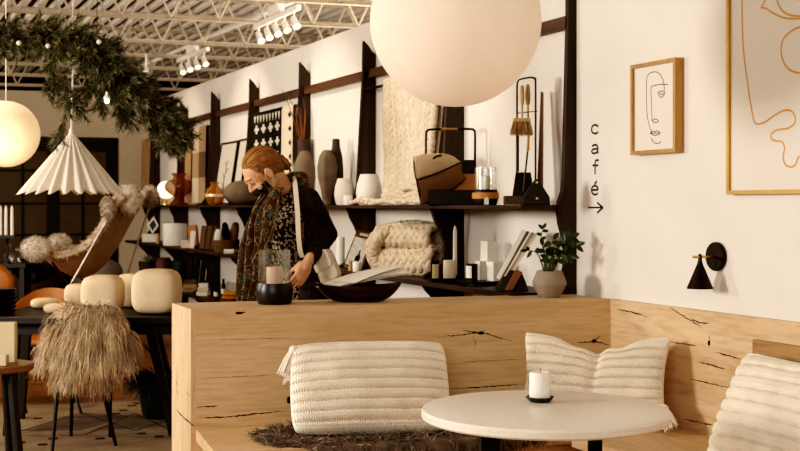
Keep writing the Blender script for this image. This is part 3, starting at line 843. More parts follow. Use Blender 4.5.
for i in range(430):
    t = rnd.random(); f = t*(N-1); j = min(int(f), N-2); b = lerp(gp[j], gp[j+1], f-j); ax = (gp[j+1]-gp[j]).normalized(); w = pw(wprof, t)
    r = V((rnd.gauss(0, 1), rnd.gauss(0, .8), rnd.gauss(0, 1))); r = (r-ax*r.dot(ax)).normalized()
    twig(b+r*rnd.random()*w*.5, ax*rnd.uniform(.3, 1.1)+r*rnd.uniform(.5, 1.), rnd.uniform(.10, .19)*(w/.11+.5)*.7)
def hang(pts, n, L):
    q = smooth_path([P(x, y, gz-.05) for x, y in pts], 5)
    mb.tube(q, .004, 5)
    for i in range(n):
        f = rnd.random()*(len(q)-1); j = min(int(f), len(q)-2); b = lerp(q[j], q[j+1], f-j); ax = (q[j+1]-q[j]).normalized()
        twig(b, ax+V((rnd.gauss(0, .7), rnd.gauss(0, .5), rnd.gauss(0, .3))), L*rnd.uniform(.7, 1.2))
hang([(60, 42), (55, 65), (52, 88)], 26, .09); hang([(66, 75), (68, 95), (65, 115), (58, 138)], 26, .08); hang([(72, 95), (80, 112)], 8, .07)
hang([(95, 65), (99, 88), (101, 104)], 16, .08); hang([(115, 85), (120, 105), (128, 120)], 22, .10); hang([(160, 120), (165, 140), (172, 149)], 16, .08); hang([(82, 55), (86, 78), (88, 92)], 14, .1)
mb.build('stem', M_stem, gt); fol.build('foliage', M_needle, gt, smooth=False)
M_bead = mat('white_bauble', (.8, .75, .68), .4)
M_glow = mat('garland_bulb_glow', (1, .9, .75), .4, emit=3.5, ecol=(1, .88, .7))
mb = MB(); mb.ell(P(107, 101, gz-.12), .014); b = mb.build('bulb', M_glow, gt)
mb = MB(); q = P(107, 97.5, gz-.12); mb.lathe([(.022, -.008), (.018, .006), (.008, .016), (.008, .03), (.002, .033)], q, 12); mb.build('bulb_cap', M_bead, b)
for px, py in ((19, 43), (99, 42), (48, 46)):
    mb = MB(); mb.ell(P(px, py, gz-.12), .014); mb.build('bauble', M_bead, gt)

# ================================================================ fur helpers
def fuzz(mb, c, r, n, L, w, droop=.5, sq=(1, 1, 1)):
    mb.ell(c, (r*sq[0], r*sq[1], r*sq[2]), None, 14, 10)
    for i in range(n):
        d = V((random.gauss(0, 1), random.gauss(0, 1), random.gauss(0, 1))).normalized(); e = V((d.x*sq[0], d.y*sq[1], d.z*sq[2]))
        mb.strand(c+e*r*.95, d+V((random.gauss(0, .4), random.gauss(0, .4), random.gauss(0, .4))), L*random.uniform(.6, 1.2), w, droop, 3, curl=.3)
M_fur_lt = mat('cream_sheepskin', (.55, .44, .32), .9, var=.25, scale=12, island=.4, spec=.1)
M_fur_gr = mat('grey_cream_fleece', (.54, .46, .38), .9, var=.25, scale=14, island=.45, spec=.1)
M_canvas = mat('tan_sling_leather', (.38, .25, .145), .7, var=.12, scale=6, bump=.1)
M_steel = mat('pale_steel_rod', (.55, .48, .40), .35, metal=.6)
M_dsteel = mat('dark_rod', (.05, .035, .025), .4, metal=.3)

# ================================================================ sling chair with fleece
random.seed(21)
zc = 10.0
ch = thing('sling_chair', 'tan leather sling lounge chair with fleece bolsters behind the dining table', 'lounge chair', P(85, 205, 10.2)*1.0-V((0, 0, EYE)))
Nn = smooth_path([P(x, y, 9.75) for x, y in ((38, 250), (58, 255), (78, 250), (94, 238), (105, 222), (112, 208), (123, 196))], 5)
Kk = smooth_path([P(x, y, 10.2) for x, y in ((46, 258), (62, 271), (80, 279), (98, 272), (115, 250), (130, 222), (140, 203))], 5)
Ff = smooth_path([P(x, y, 10.6) for x, y in ((59, 244), (78, 250), (98, 245), (114, 233), (126, 217), (135, 203), (147, 192))], 5)
def sl(u, v):
    f = u*(len(Nn)-1); j = min(int(f), len(Nn)-2); t = f-j
    a, b, c = lerp(Nn[j], Nn[j+1], t), lerp(Kk[j], Kk[j+1], t), lerp(Ff[j], Ff[j+1], t)
    m = 2*b-.5*(a+c); m = lerp(m, b, .1)
    return a*(1-v)**2+m*2*v*(1-v)+c*v*v
mb = MB(); mb.sheet(sl, 40, 20, .012); mb.build('sling', M_canvas, ch)
mb = MB()
for path in (Nn, Ff):
    mb.tube(path, .03, 8)
    for i in range(1900):
        f = random.random()*(len(path)-1); j = min(int(f), len(path)-2); b = lerp(path[j], path[j+1], f-j)
        d = V((random.gauss(0, 1), random.gauss(0, 1), random.gauss(0, 1)+.3)).normalized()
        mb.strand(b+d*.025, d, random.uniform(.018, .035), .006, .5, 3, curl=.3)
for i in range(1500):      # fleece lining
    u, v = random.random(), random.uniform(.6, .98)
    mb.strand(sl(u, v)+V((0, 0, .01)), V((random.gauss(-.3, .4), random.gauss(0, .4), 1)), random.uniform(.02, .04), .007, .5, 3, curl=.3)
mb.build('fleece_rim', M_fur_lt, ch, smooth=True)
for (x, y, z, r, sq) in ((36, 249, 9.65, .098, (1.15, 1, .95)), (59, 242, 10.6, .075, (1.25, 1, .8)), (128, 200, 9.9, .112, (1, 1, 1.1)), (150, 197, 10.7, .075, (.9, 1, 1.2)), (108, 208, 9.7, .055, (.9, 1, 1.5))):
    mb = MB(); fuzz(mb, P(x, y, z), r, 1300, .026, .006, .4, sq); mb.build('bolster', M_fur_gr, ch)
def ground(px, py, z):     # continue a rod from px,py at z to the floor
    return V(((px-400)/F*z, z, .005))
for (x0, y0, z0, x1_, z1, m, r) in ((111, 213, 9.72, 12, 9.55, M_steel, .008), (149, 208, 10.7, 96, 10.5, M_steel, .008), (52, 262, 9.8, 140, 10.0, M_dsteel, .009), (62, 258, 10.5, 165, 10.7, M_dsteel, .009)):
    mb = MB(); mb.tube([P(x0, y0, z0), ground(x1_, 0, z1)], r, 8); mb.build('leg', m, ch)

# ================================================================ dark console with candles and decanters
M_blkwood = wood('black_stained_wood', (.022, .014, .009), (.010, .007, .005), axis=0, rough=.5, ring=8)
M_glass = mat('clear_glass', (.85, .85, .82), .04, var=.0, spec=.6, alpha=.05, clear=True)
M_amber = mat('amber_glass', (.36, .12, .018), .1, var=.1, spec=.7, alpha=.30)
M_gold = mat('gold_amber_glass', (.50, .24, .05), .08, var=.15, spec=.7, alpha=.36)
cq = P(-20, 205, 11.3)
con = thing('console_table', 'black console table with candles at the left edge before the sliding doors', 'table', V((cq.x, 11.3, 0)))
CX0, CX1 = (-90-400)/F*11.1, (26-400)/F*11.1
mb = MB(); mb.box(((CX0+CX1)/2, 11.3, .86), (CX1-CX0, .42, .04)); mb.build('tabletop', M_blkwood, con, smooth=False, bevel=.004)
for x in (CX0+.04, CX1-.04):
    for y in (11.13, 11.47): mb = MB(); mb.box((x, y, .42), (.045, .045, .839)); mb.build('leg', M_blkwood, con, smooth=False)
hq = P(7, 205, 11.25); hq.z = .88
t = thing('candle_holder', 'black candle holder carrying white tapers on the dark console', 'candle holder', hq)
mb = MB(); mb.lathe([(.001, 0), (.05, 0), (.05, .015), (.012, .03), (.012, .2), (.02, .215), (.001, .22)], hq, 16); mb.box(hq+V((-.02, 0, .235)), (.19, .03, .03)); mb.build('stand', M_blk, t)
for px, lb in ((.5, 'leftmost'), (6, 'middle'), (12, 'rightmost')):
    q = P(px, 205, 11.25); q.z = .88+.25
    mb = MB(); mb.lathe([(.001, 0), (.015, 0), (.013, .24), (.006, .262), (.001, .265)], q, 12); tag(mb.build('taper_candle', M_wax, None, q), lb+' of three white taper candles in the black holder at the left edge', 'candle', 'white tapers in the black holder')
for px, hgt, r, lb in ((9, .16, .045, 'clear glass decanter on the dark console beside the candle holder'), (17, .13, .04, 'short clear glass bottle at the right end of the dark console')):
    q = P(px, 205, 11.12); q.z = .88
    t = thing('glass_decanter', lb, 'decanter', q, 0, 'glassware on the console')
    mb = MB(); mb.lathe([(.001, .002), (r*.9, .002), (r, .01), (r, hgt*.5), (r*.35, hgt*.65), (r*.35, hgt*.85), (r*.5, hgt*.87)], q, 16); mb.build('bottle', M_glass, t)
    mb = MB(); mb.ell(q+V((0, 0, hgt*.96)), r*.5, None, 10, 8); mb.build('stopper', M_glass, t)

# ================================================================ dining table and what stands on it
TZ = .74
tx0, tx1, tz0, tz1 = (-12-400)/F*7.4, (196-400)/F*7.4, 7.33, 8.25
dt = thing('dining_table', 'black wooden dining table with slanted legs at the left', 'table', V(((tx0+tx1)/2, 7.8, 0)))
mb = MB(); mb.box(((tx0+tx1)/2, (tz0+tz1)/2, TZ-.02), (tx1-tx0, tz1-tz0, .04)); mb.build('tabletop', M_blkwood, dt, smooth=False, bevel=.005)
for y in (tz0+.12, tz1-.12): mb = MB(); mb.box(((tx0+tx1)/2, y, TZ-.075), (tx1-tx0-.3, .03, .07)); mb.build('apron', M_blkwood, dt, smooth=False)
def slat(a, b, w, m, root, nm='leg', w2=None):
    a, b = V(a), V(b); t = (b-a).normalized(); x = V((1, 0, 0)); x = (x-t*x.dot(t)).normalized(); y = t.cross(x)
    mb = MB(); w2 = w2 or w; vs = []
    for p, ww in ((a, w), (b, w2)):
        for i, j in ((-1, -1), (1, -1), (1, 1), (-1, 1)): vs.append(p+x*i*ww/2+y*j*ww*.4)
    mb.add(vs, [(3, 2, 1, 0), (4, 5, 6, 7), (0, 1, 5, 4), (1, 2, 6, 5), (2, 3, 7, 6), (3, 0, 4, 7)]); return mb.build(nm, m, root, smooth=False, bevel=.003)
def fl(px, z): return V(((px-400)/F*z, z, 0))
TF = V((0, 0, .009))
slat(P(149, 322, 7.5), fl(174, 7.55)+TF, .055, M_blkwood, dt)
slat(P(154, 318, 8.1), fl(176, 8.15)+TF, .055, M_blkwood, dt)
slat(P(17, 322, 7.5), fl(8, 7.55)+TF, .055, M_blkwood, dt)
slat(P(28, 318, 8.1), fl(20, 8.15)+TF, .055, M_blkwood, dt)
M_pap = mat('cream_paper_block', (.68, .52, .35), .85, var=.05, scale=20, bump=.1, bscale=120, emit=.0, ecol=(1, .75, .5))
M_pap2 = mat('cream_plaster', (.74, .62, .48), .85, var=.04, scale=20, bump=.08, bscale=160)
def pouf(px, z, w, h, label, n=3.6):
    q = P(px, 205, z); q.z = TZ
    mb = MB(); mb.rbox(q+V((0, 0, h/2)), (w, w, h), 0, None, n, 9)
    tag(mb.build('paper_lamp', M_pap, None, q), label, 'lamp', 'rounded cream paper lamps on the dining table')
pouf(157, 7.60, .29, .272, 'rightmost large rounded cube cream paper lamp on the dining table')
pouf(103, 7.66, .25, .232, 'rounded cube cream paper lamp standing right behind the sheepskin')
pouf(129, 8.08, .17, .215, 'cream paper lamp half hidden between the two large cube lamps')
pouf(77, 8.02, .15, .155, 'small cream paper lamp left of the cube lamps, behind the sheepskin')
def pebble(px, z, w, h, label):
    q = P(px, 205, z); q.z = TZ
    mb = MB(); mb.rbox(q+V((0, 0, h/2)), (w, w*.8, h), 0, None, 2.8, 7); tag(mb.build('paper_lamp', M_pap, None, q), label, 'lamp', 'flat cream lamps on the dining table')
pebble(45, 7.98, .175, .068, 'flat oval cream lamp on the dining table, farther of the two flat ones')
pebble(58, 7.62, .17, .062, 'flat oval cream lamp nearest the front edge of the dining table')
M_plate = mat('dark_stoneware', (.035, .027, .022), .4, var=.2)
for k in range(6):
    q = P(-2, 205, 7.55); q.z = TZ+k*.026
    mb = MB(); mb.lathe([(.001, .0), (.07, .0), (.10, .012), (.107, .026), (.102, .0245), (.068, .006), (.001, .005)], q, 28)
    tag(mb.build('dark_bowl', M_plate, None, q), ['lowest', 'second from the bottom', 'third from the bottom', 'third from the top', 'second from the top', 'topmost'][k]+' dark stoneware plate in the stack at the left edge', 'plate', 'stack of dark plates on the dining table')

# tan leather shell chair behind the table
M_tan = mat('tan_leather', (.30, .105, .016), .45, var=.12, scale=6)
sc_ = thing('shell_chair', 'tan orange leather shell chair pushed in behind the dining table', 'chair', fl(44, 8.75))
c0 = fl(44, 8.75)
def shell(u, v):
    a = lerp(-1.25, 1.25, u); r = .26+.02*v
    h = (.46+.345*v*(1-.55*abs(2*u-1)**2.2))
    return c0+V((math.sin(a)*r, math.cos(a)*r*.9+.04*v-.06, h))
mb = MB(); mb.sheet(shell, 28, 10, .03); mb.build('backrest', M_tan, sc_)
mb = MB(); mb.rbox(c0+V((0, 0, .455)), (.5, .48, .07), 0, None, 3, 6); mb.build('seat', M_tan, sc_)
for px, z, sx, sy in ((81.5, 8.33, .15, -.16), (74, 8.8, .16, .14), (26, 8.35, -.15, -.16), (18, 8.85, -.16, .14)):
    mb = MB(); mb.tube([c0+V((sx, sy, .43)), fl(px, z)+V((0, 0, .004))], .011, 8); mb.build('leg', M_blk, sc_)
# leather lounge chair cut by the left edge
lc_ = thing('lounge_chair', 'orange leather lounge chair cut off by the left picture edge', 'lounge chair', fl(-25, 9.0))
q = fl(-42, 9.0)
mb = MB(); mb.rbox(q+V((.07, 0, .86)), (.62, .10, .46), 0, roty(.62), 5, 6); mb.build('backrest', M_tan, lc_)
mb = MB(); mb.rbox(q+V((-.12, -.22, .44)), (.55, .55, .12), 0, None, 5, 6); mb.build('seat', M_tan, lc_)
mb = MB(); mb.rbox(q+V((.16, -.12, .70)), (.34, .05, .05), 0, roty(-.95), 4, 4); mb.build('armrest', mat('pale_oak_arm', (.5, .33, .17), .5), lc_)
for sx, sy in ((-.3, -.4), (.1, -.4), (-.3, 0), (.1, 0)):
    mb = MB(); mb.tube([q+V((sx, sy, .42)), q+V((sx*1.2, sy*1.1, .004))], .015, 8); mb.build('leg', M_blk, lc_)
mb = MB(); mb.tube([q+V((.1, -.02, .45)), q+V((.1, -.02, .8))], .02, 8); mb.build('back_support', M_blk, lc_)
# dark wicker basket and grey pouf chair
M_wick2 = mat('dark_wicker', (.035, .017, .010), .8, var=.5, scale=60, bump=.5, bscale=90)
q = fl(40, 11.4)
t = thing('wicker_chair', 'dark brown round wicker tub chair behind the tan shell chair', 'chair', q)
mb = MB()
def tub(u, v):
    a = 2*PI*u; r = lerp(.19, .25, math.sin(v*PI*.6)); top = .90-.2*max(0, math.cos(a+PI/2))**1.5
    return q+V((math.cos(a)*r, math.sin(a)*r, lerp(.03, top, v)))
mb.grid(tub, 40, 18, cu=True); mb.build('body', M_wick2, t)
mb = MB(); mb.lathe([(.001, 0), (.17, 0), (.17, .03), (.001, .035)], q, 24); mb.build('base', M_wick2, t)
mb = MB(); mb.lathe([(.001, .44), (.2, .44), (.21, .48), (.19, .52), (.001, .525)], q, 24); mb.build('seat', M_wick2, t)
M_grey = mat('grey_felt', (.24, .21, .175), .9, var=.15, scale=8)
q = fl(95, 11.6)
t = thing('tub_chair', 'grey felt tub chair with a round back behind the cream cube lamps', 'chair', q)
def tubg(u, v):
    a = lerp(-2.0, 2.0, u); r = .20+.03*v
    return q+V((math.sin(a)*r, -math.cos(a)*r*.8, lerp(.40, .40+.53*math.sqrt(max(0, 1-(.85*(2*u-1))**2*.9)), v)))
mb = MB(); mb.sheet(tubg, 28, 12, .05); mb.build('backrest', M_grey, t)
mb = MB(); mb.rbox(q+V((0, .03, .42)), (.42, .38, .12), 0, None, 3, 6); mb.build('seat', M_grey, t)
for sx, sy in ((-.13, -.12), (.13, -.12), (-.13, .14), (.13, .14)):
    mb = MB(); mb.tube([q+V((sx, sy, .38)), q+V((sx*1.25, sy*1.25, .004))], .012, 8); mb.build('leg', M_blk, t)

# ================================================================ chair with long haired sheepskin
M_shell = mat('black_plastic_shell', (.016, .013, .011), .45)
cq = V((-1.80, 7.28, 0))
fc_ = thing('dining_chair', 'black shell chair under a long-haired sheepskin facing the dining table', 'chair', cq, -.25)
def seatf(u, v):
    x = lerp(-.23, .23, u); y = lerp(-.22, .22, v)
    return cq+V((x, y, .43+.25*abs(x)**2*4+.05*max(0, -y)*4*.6-.03*v))
mb = MB(); mb.sheet(seatf, 14, 12, .022); mb.build('seat', M_shell, fc_)
def backf(u, v):
    x = lerp(-.22, .22, u)*(1-.25*v**3); a = x*1.5
    return cq+V((x, -.19-.10*v+.9*x*x, .44+.325*v))
mb = MB(); mb.sheet(backf, 14, 10, .018); mb.build('backrest', M_shell, fc_)
for a, b in (((-1.94, 7.10, .42), fl(52, 7.02)), ((-1.72, 7.16, .42), fl(116, 7.23)), ((-1.95, 7.44, .42), fl(71, 7.54)), ((-1.73, 7.46, .42), fl(110, 7.5))):
    mb = MB(); mb.tube([V(a), b+V((0, 0, .004))], [.013, .010], 8); mb.build('leg', M_blk, fc_)
M_long = mat('long_sheepskin_hair', (.54, .41, .28), .85, var=.35, scale=9, island=.65, spec=.15)
mb = MB(); random.seed(5); rnd = random.Random(5)
left = [(0, 66), (.25, 54), (.5, 46), (.75, 44), (1, 62)]; right = [(0, 112), (.25, 126), (.5, 132), (.75, 128), (1, 102)]
def skin(u, v):
    # v 0 = crest, 1 = bottom ; hangs down the outside of the backrest
    y = lerp(308, 372, v); l, r = pw(left, v), pw(right, v); x = lerp(l, r, u)
    bow = 1-(2*u-1)**2
    return P(x, y, 7.02-.11*bow*(.4+.6*min(1, v*3))+.10*(1-v)**3)
mb.sheet(skin, 26, 16, .02)
clumps = [(rnd.random(), rnd.random(), rnd.gauss(0, .35), rnd.uniform(.8, 1.2)) for _ in range(240)]
for (cu, cv, cs, cL) in clumps:
    for k in range(32):
        u = min(1, max(0, cu+rnd.gauss(0, .022))); v = min(1, max(0, cv+rnd.gauss(0, .03)))
        p = skin(u, v); out = V(((u-.5)*1.2+cs*.9, -.75, .25-.4*v+.75*max(0, .25-v)*4))
        mb.strand(p, out+V((rnd.gauss(0, .12), rnd.gauss(0, .12), rnd.gauss(0, .12))), cL*rnd.uniform(.10, .17), .0042, 2.3, 6, curl=.32)
for i in range(1500):
    u = rnd.random(); p = skin(u, 0)+V((0, .01+.05*rnd.random(), -.006)); mb.strand(p, V(((u-.5)*1.2+rnd.gauss(0, .3), rnd.choice((-.9, -.5, .6)), .75)), rnd.uniform(.05, .10), .0042, 2.2, 5, curl=.22)
o = mb.build('sheepskin', M_long, origin=(cq.x, cq.y-.3, .43)); tag(o, 'long-haired beige sheepskin thrown over the back of the black dining chair', 'sheepskin')

# ================================================================ stool with boxes, front left
M_stool = wood('tan_stool_wood', (.24, .13, .055), (.17, .085, .035), axis=0, rough=.5, ring=9)
q = P(-6, 205, 5.5); q.z = 0
t = thing('bar_stool', 'stool with tan round seat and black legs cut by the left edge', 'stool', q)
mb = MB(); mb.lathe([(.001, .672), (.162, .672), (.17, .680), (.17, .695), (.164, .702), (.001, .702)], q, 40); mb.build('seat', M_stool, t)
for a in (-.62, PI+.62, PI*.5-.1, -PI*.5-.25):
    mb = MB(); d = V((math.cos(a), math.sin(a), 0)); mb.tube([q+d*.118+V((0, 0, .671)), q+d*.215+V((0, 0, .003))], [.019, .023], 10); mb.build('leg', M_blk, t)
M_card = mat('cream_card', (.62, .50, .34), .8, var=.04)
mb = MB(); c = P(-2, 205, 5.53); mb.box((c.x, c.y+.02, .703+.088), (.145, .06, .176), rotz(.12)); tag(mb.build('card_box', M_card, None, (c.x, c.y, .703), smooth=False, bevel=.004), 'tall cream box standing on the stool at the left edge', 'box')
mb = MB(); c = P(-2, 205, 5.43); mb.box((c.x, c.y, .703+.024), (.082, .05, .047), rotz(.05)); tag(mb.build('card_box', M_card, None, (c.x, c.y, .703), smooth=False, bevel=.003), 'small low cream box in front of the tall box on the stool', 'box')

# ================================================================ rug and plant pot
M_rug = mat('beige_rug', (.25, .175, .105), .95, var=.16, scale=5, bump=.2, bscale=250)
M_rugd = mat('rug_black_dash', (.02, .014, .010), .95)
M_rugm = mat('rug_brown_band', (.14, .092, .055), .95, var=.15, scale=8)
mb = MB()
def flp(px, py, h=0.): z = (EYE-h)*F/(py-205); return V(((px-400)/F*z, z, h))
RB = flp(75, 404); RD = CD; RN = V((CD.y, -CD.x, 0))
def rugp(a, b, h): return RB+RD*a+RN*b+V((0, 0, h))
def rq(m, pts, h):
    mb.cur = m; mb.add([V((p.x, p.y, h)) for p in pts], [(0, 1, 2, 3)]); mb.cur = 0
mb.add([rugp(a, b, h) for h in (0, .008) for a, b in ((-2.3, 0), (.95, 0), (.95, 2.6), (-2.3, 2.6))], [(3, 2, 1, 0), (4, 5, 6, 7), (0, 1, 5, 4), (1, 2, 6, 5), (2, 3, 7, 6), (3, 0, 4, 7)])
rq(2, [flp(20, 432), flp(80, 432), flp(130, 417), flp(85, 414)], .0085); rq(2, [flp(90, 432), flp(172, 428), flp(172, 416), flp(135, 417)], .0085)
for px, py in ((19, 417), (38, 419.5), (42.6, 446), (53, 440), (141.6, 435), (159, 438), (138, 404.5), (131.6, 407), (123.4, 411.5), (115.8, 415), (7, 412), (100, 440), (20, 444)):
    c = flp(px, py); rq(1, [c+RD*a+RN*b for a, b in ((-.027, -.028), (.027, -.028), (.027, .028), (-.027, .028))], .0092)
for a, b in (((10, 436), (80, 414)), ((80, 414), (135, 432)), ((135, 432), (172, 420)), ((85, 436), (135, 415)), ((135, 415), (172, 432))):
    p, q2 = flp(*a), flp(*b); d = (q2-p).normalized(); nn = V((d.y, -d.x, 0))*.006; rq(1, [p-nn, q2-nn, q2+nn, p+nn], .0090)
o = mb.build('rug', [M_rug, M_rugd, M_rugm], origin=(RB.x, RB.y, 0), smooth=False); tag(o, 'beige rug with black dashes and brown diamonds under the dining chairs', 'rug')
M_pot = mat('dark_pot', (.020, .024, .020), .35, var=.2)
M_grass = mat('dark_grass', (.035, .030, .018), .8, var=.4, island=.6)
q = flp(157, 419); q.z = .008
t = thing('potted_plant', 'feathery dark plant in a black pot on the rug beside the table leg', 'plant', q)
mb = MB(); mb.lathe([(.001, 0), (.07, 0), (.095, .03), (.112, .12), (.112, .27), (.104, .275), (.100, .24), (.001, .235)], q, 32); mb.build('pot', M_pot, t)
mb = MB(); random.seed(9)
for i in range(1500):
    a = random.uniform(0, 6.28); r = random.uniform(0, .09); d = V((math.cos(a), math.sin(a), random.uniform(.4, 1.6)))
    b = q+V((math.cos(a)*r, math.sin(a)*r, .235)); mb.strand(b, d, random.uniform(.12, .27), .007, 1.8, 5, curl=.4)
mb.build('foliage', M_grass, t)
# ================================================================ things on the wall shelf
def sp(px, d, Z=ZU):
    q = wp(ws(px, d), d, Z); return q, q.y/F
M_white = mat('white_ceramic', (.78, .72, .64), .55, var=.03, bump=.05)
M_grstone = mat('grey_brown_stoneware', (.18, .135, .095), .8, var=.18, scale=14, bump=.15)
M_dkstone = mat('dark_brown_stoneware', (.060, .042, .030), .75, var=.2, scale=12, bump=.1)
M_cream = mat('cream_cloth', (.70, .58, .43), .9, var=.06, bump=.2, bscale=200)
M_tancl = mat('tan_cloth', (.42, .27, .15), .9, var=.1, bump=.2, bscale=200)
M_blkcl = mat('black_cloth', (.012, .010, .009), .95, var=.2)
M_brown = mat('brown_leather', (.13, .062, .028), .55, var=.15)
M_book = mat('book_brown', (.14, .075, .04), .7, var=.2)
M_green = mat('dark_green', (.03, .06, .035), .6)
M_teal = mat('dark_teal', (.012, .03, .03), .6)
M_card2 = mat('white_card', (.74, .69, .61), .7, var=.02)
M_kraft = mat('kraft_paper', (.42, .28, .15), .8, var=.08)
M_orange = mat('orange_cloth', (.55, .24, .04), .8, var=.15)
M_blkgl = mat('black_gloss', (.012, .010, .010), .2)

def lathe_thing(name, label, cat, px, d, Z, prof, m, n=28, fn=None, group=None, dz=0.):
    """prof in pixels: (radius, height above base)"""
    q, mp = sp(px, d, Z)
    mb = MB(); mb.lathe([(max(.0004, r*mp), h*mp+dz) for r, h in prof], q, n, fn=fn)
    return tag(mb.build(name, m, None, q), label, cat, group)

# upper shelf, far bays
q, mp = sp(179, .235)
t = thing('amber_vase', 'lobed amber glass vase with narrow waist on the upper shelf', 'vase', q)
prof = [(7.5, 0), (7, 1), (4.6, 5), (4.4, 8), (9, 11.5), (13, 15), (13.6, 19), (12, 23), (7, 25.5), (5.4, 27), (5.8, 29), (7.5, 31), (7.2, 32)]
mb = MB(); mb.lathe([(r*mp, h*mp) for r, h in prof], q, 60, caps=False, fn=lambda a, z: 1+.07*math.cos(a*10)*(1 if 9*mp < z < 25*mp else .1)); mb.build('body', M_amber, t, angle=2)
q, mp = sp(166, .125)
t = thing('globe_lamp', 'small round glowing white lamp behind the amber vase on the upper shelf', 'lamp', q)
mb = MB(); mb.ell(q+V((0, 0, 15*mp)), 9*mp); mb.build('shade', mat('white_glow', (.9, .8, .66), .5, emit=1.1, ecol=(1, .85, .62)), t)
mb = MB(); mb.lathe([(.001, 0), (5*mp, 0), (5*mp, 2*mp), (2.5*mp, 7*mp), (.001, 7*mp)], q, 16); mb.build('base', M_brass, t)
q, mp = sp(192, .10)
mb = MB(); mb.box(q+V((0, 0, 11*mp)), (7*mp, .06, 22*mp), rotz(.15)); tag(mb.build('kraft_box', M_kraft, None, q, smooth=False, bevel=.003), 'slim kraft brown box between the amber vase and the checked blanket', 'box')
q, mp = sp(214.5, .2)
t = thing('gold_vase', 'small round golden glass vase on the upper shelf beside the stone vase', 'vase', q)
mb = MB(); mb.lathe([(5*mp, 0), (7.5*mp, 3*mp), (9*mp, 9*mp), (8*mp, 15*mp), (4*mp, 18.5*mp), (3.4*mp, 20*mp), (5*mp, 23*mp)], q, 40, caps=False, fn=lambda a, z: 1+.03*math.cos(a*14)); mb.build('body', M_gold, t, angle=2)
mb = MB(); mb.lathe([(9.1*mp, 8*mp), (9.3*mp, 9.5*mp), (9.1*mp, 11*mp)], q, 40, caps=False); mb.build('band', mat('pale_gold', (.75, .6, .4), .35, metal=.4), t)
q, mp = sp(242, .19)
mb = MB(); mb.ell(q+V((0, 0, 12*mp)), (19*mp, .15, 12.5*mp), None, 28, 18); tag(mb.build('stone_vase', M_grstone, None, q), 'big grey-brown pebble shaped vase lying on the upper shelf left of the woman', 'vase')
# pictures leaning on the wall
M_mat_ = mat('pale_print', (.62, .55, .46), .8, var=.05); M_draw = mat('print_grey', (.22, .18, .14), .9)
def leanpic(px0, px1, ytop, label, drawing):
    s0, s1 = ws(px1, .05), ws(px0, .05); c = wp((s0+s1)/2, .03, ZU); zt = EYE+(205-ytop)/F*c.y
    t = thing('framed_print', label, 'wall art', c, RZW)
    mb = MB(); h = zt-ZU
    def pt(a, b, off=0.): return wp(lerp(s0, s1, a), lerp(.12, .03, b)+off, ZU+h*b+.002)
    def quad(mb, a0, a1, b0, b1, o0, o1):
        vs = [pt(a, b, o) for o in (o0, o1) for a, b in ((a0, b0), (a1, b0), (a1, b1), (a0, b1))]
        mb.add(vs, [(3, 2, 1, 0), (4, 5, 6, 7), (0, 1, 5, 4), (1, 2, 6, 5), (2, 3, 7, 6), (3, 0, 4, 7)])
    fw = .05
    quad(mb, 0, 1, 0, fw*.6, 0, .02); quad(mb, 0, 1, 1-fw*.6, 1, 0, .02); quad(mb, 0, fw, fw*.6, 1-fw*.6, 0, .02); quad(mb, 1-fw, 1, fw*.6, 1-fw*.6, 0, .02)
    mb.build('frame', M_blk, t, smooth=False)
    mb = MB(); quad(mb, fw, 1-fw, fw*.6, 1-fw*.6, 0, .012); pr = mb.build('print', M_mat_, t, smooth=False)
    if drawing:
        mb = MB()
        for pts in ([(.5, .2), (.52, .4), (.48, .55), (.5, .62)], [(.52, .4), (.62, .5)], [(.49, .5), (.38, .58)], [(.5, .62), (.44, .7)], [(.5, .62), (.58, .68)]):
            mb.tube([pt(a, b, .0125) for a, b in pts], .006, 4)
        mb.build('flower_drawing', M_draw, pr)
leanpic(221, 238, 142, 'tall framed flower print leaning on the wall behind the stone vase', True)
leanpic(239.5, 247.5, 139, 'narrow pale framed print leaning between the flower print and the cross blanket', False)

# blankets hanging from the rods (two layers over the rod)
def hanging(name, label, px0, px1, ybot, m, root_mats=None, draw=None, ytop=None, d=.09, folds=3, amp=.012, mfn=None, res=(40, 60)):
    s0, s1 = ws(px1, d), ws(px0, d)
    cyy = wp((s0+s1)/2, d, 0).y; zb = EYE+(205-ybot)/F*cyy
    t = thing(name, label, 'blanket', wp((s0+s1)/2, d, zb), RZW)
    def f(u, v):
        # v: 0 front bottom .. .5 over the rod .. 1 back bottom
        s = lerp(s1, s0, u); w = amp*math.sin(u*PI*2*folds+.8)
        if v < .47: k = v/.47; return wp(s, d+.017+w*(1-k)*1.2+.004, lerp(zb, 2.19, k))
        if v > .53: k = (1-v)/.47; return wp(s, d-.017+w*(1-k)*.6-.002, lerp(zb+.15, 2.19, k))
        a = (v-.47)/.06*PI; return wp(s, d+.017*math.cos(a), 2.19+.017*math.sin(a))
    mb = MB(); mb.sheet(f, res[0], res[1], .005, mfn); b = mb.build('fabric', m, t)
    return t, b, f, s0, s1, zb
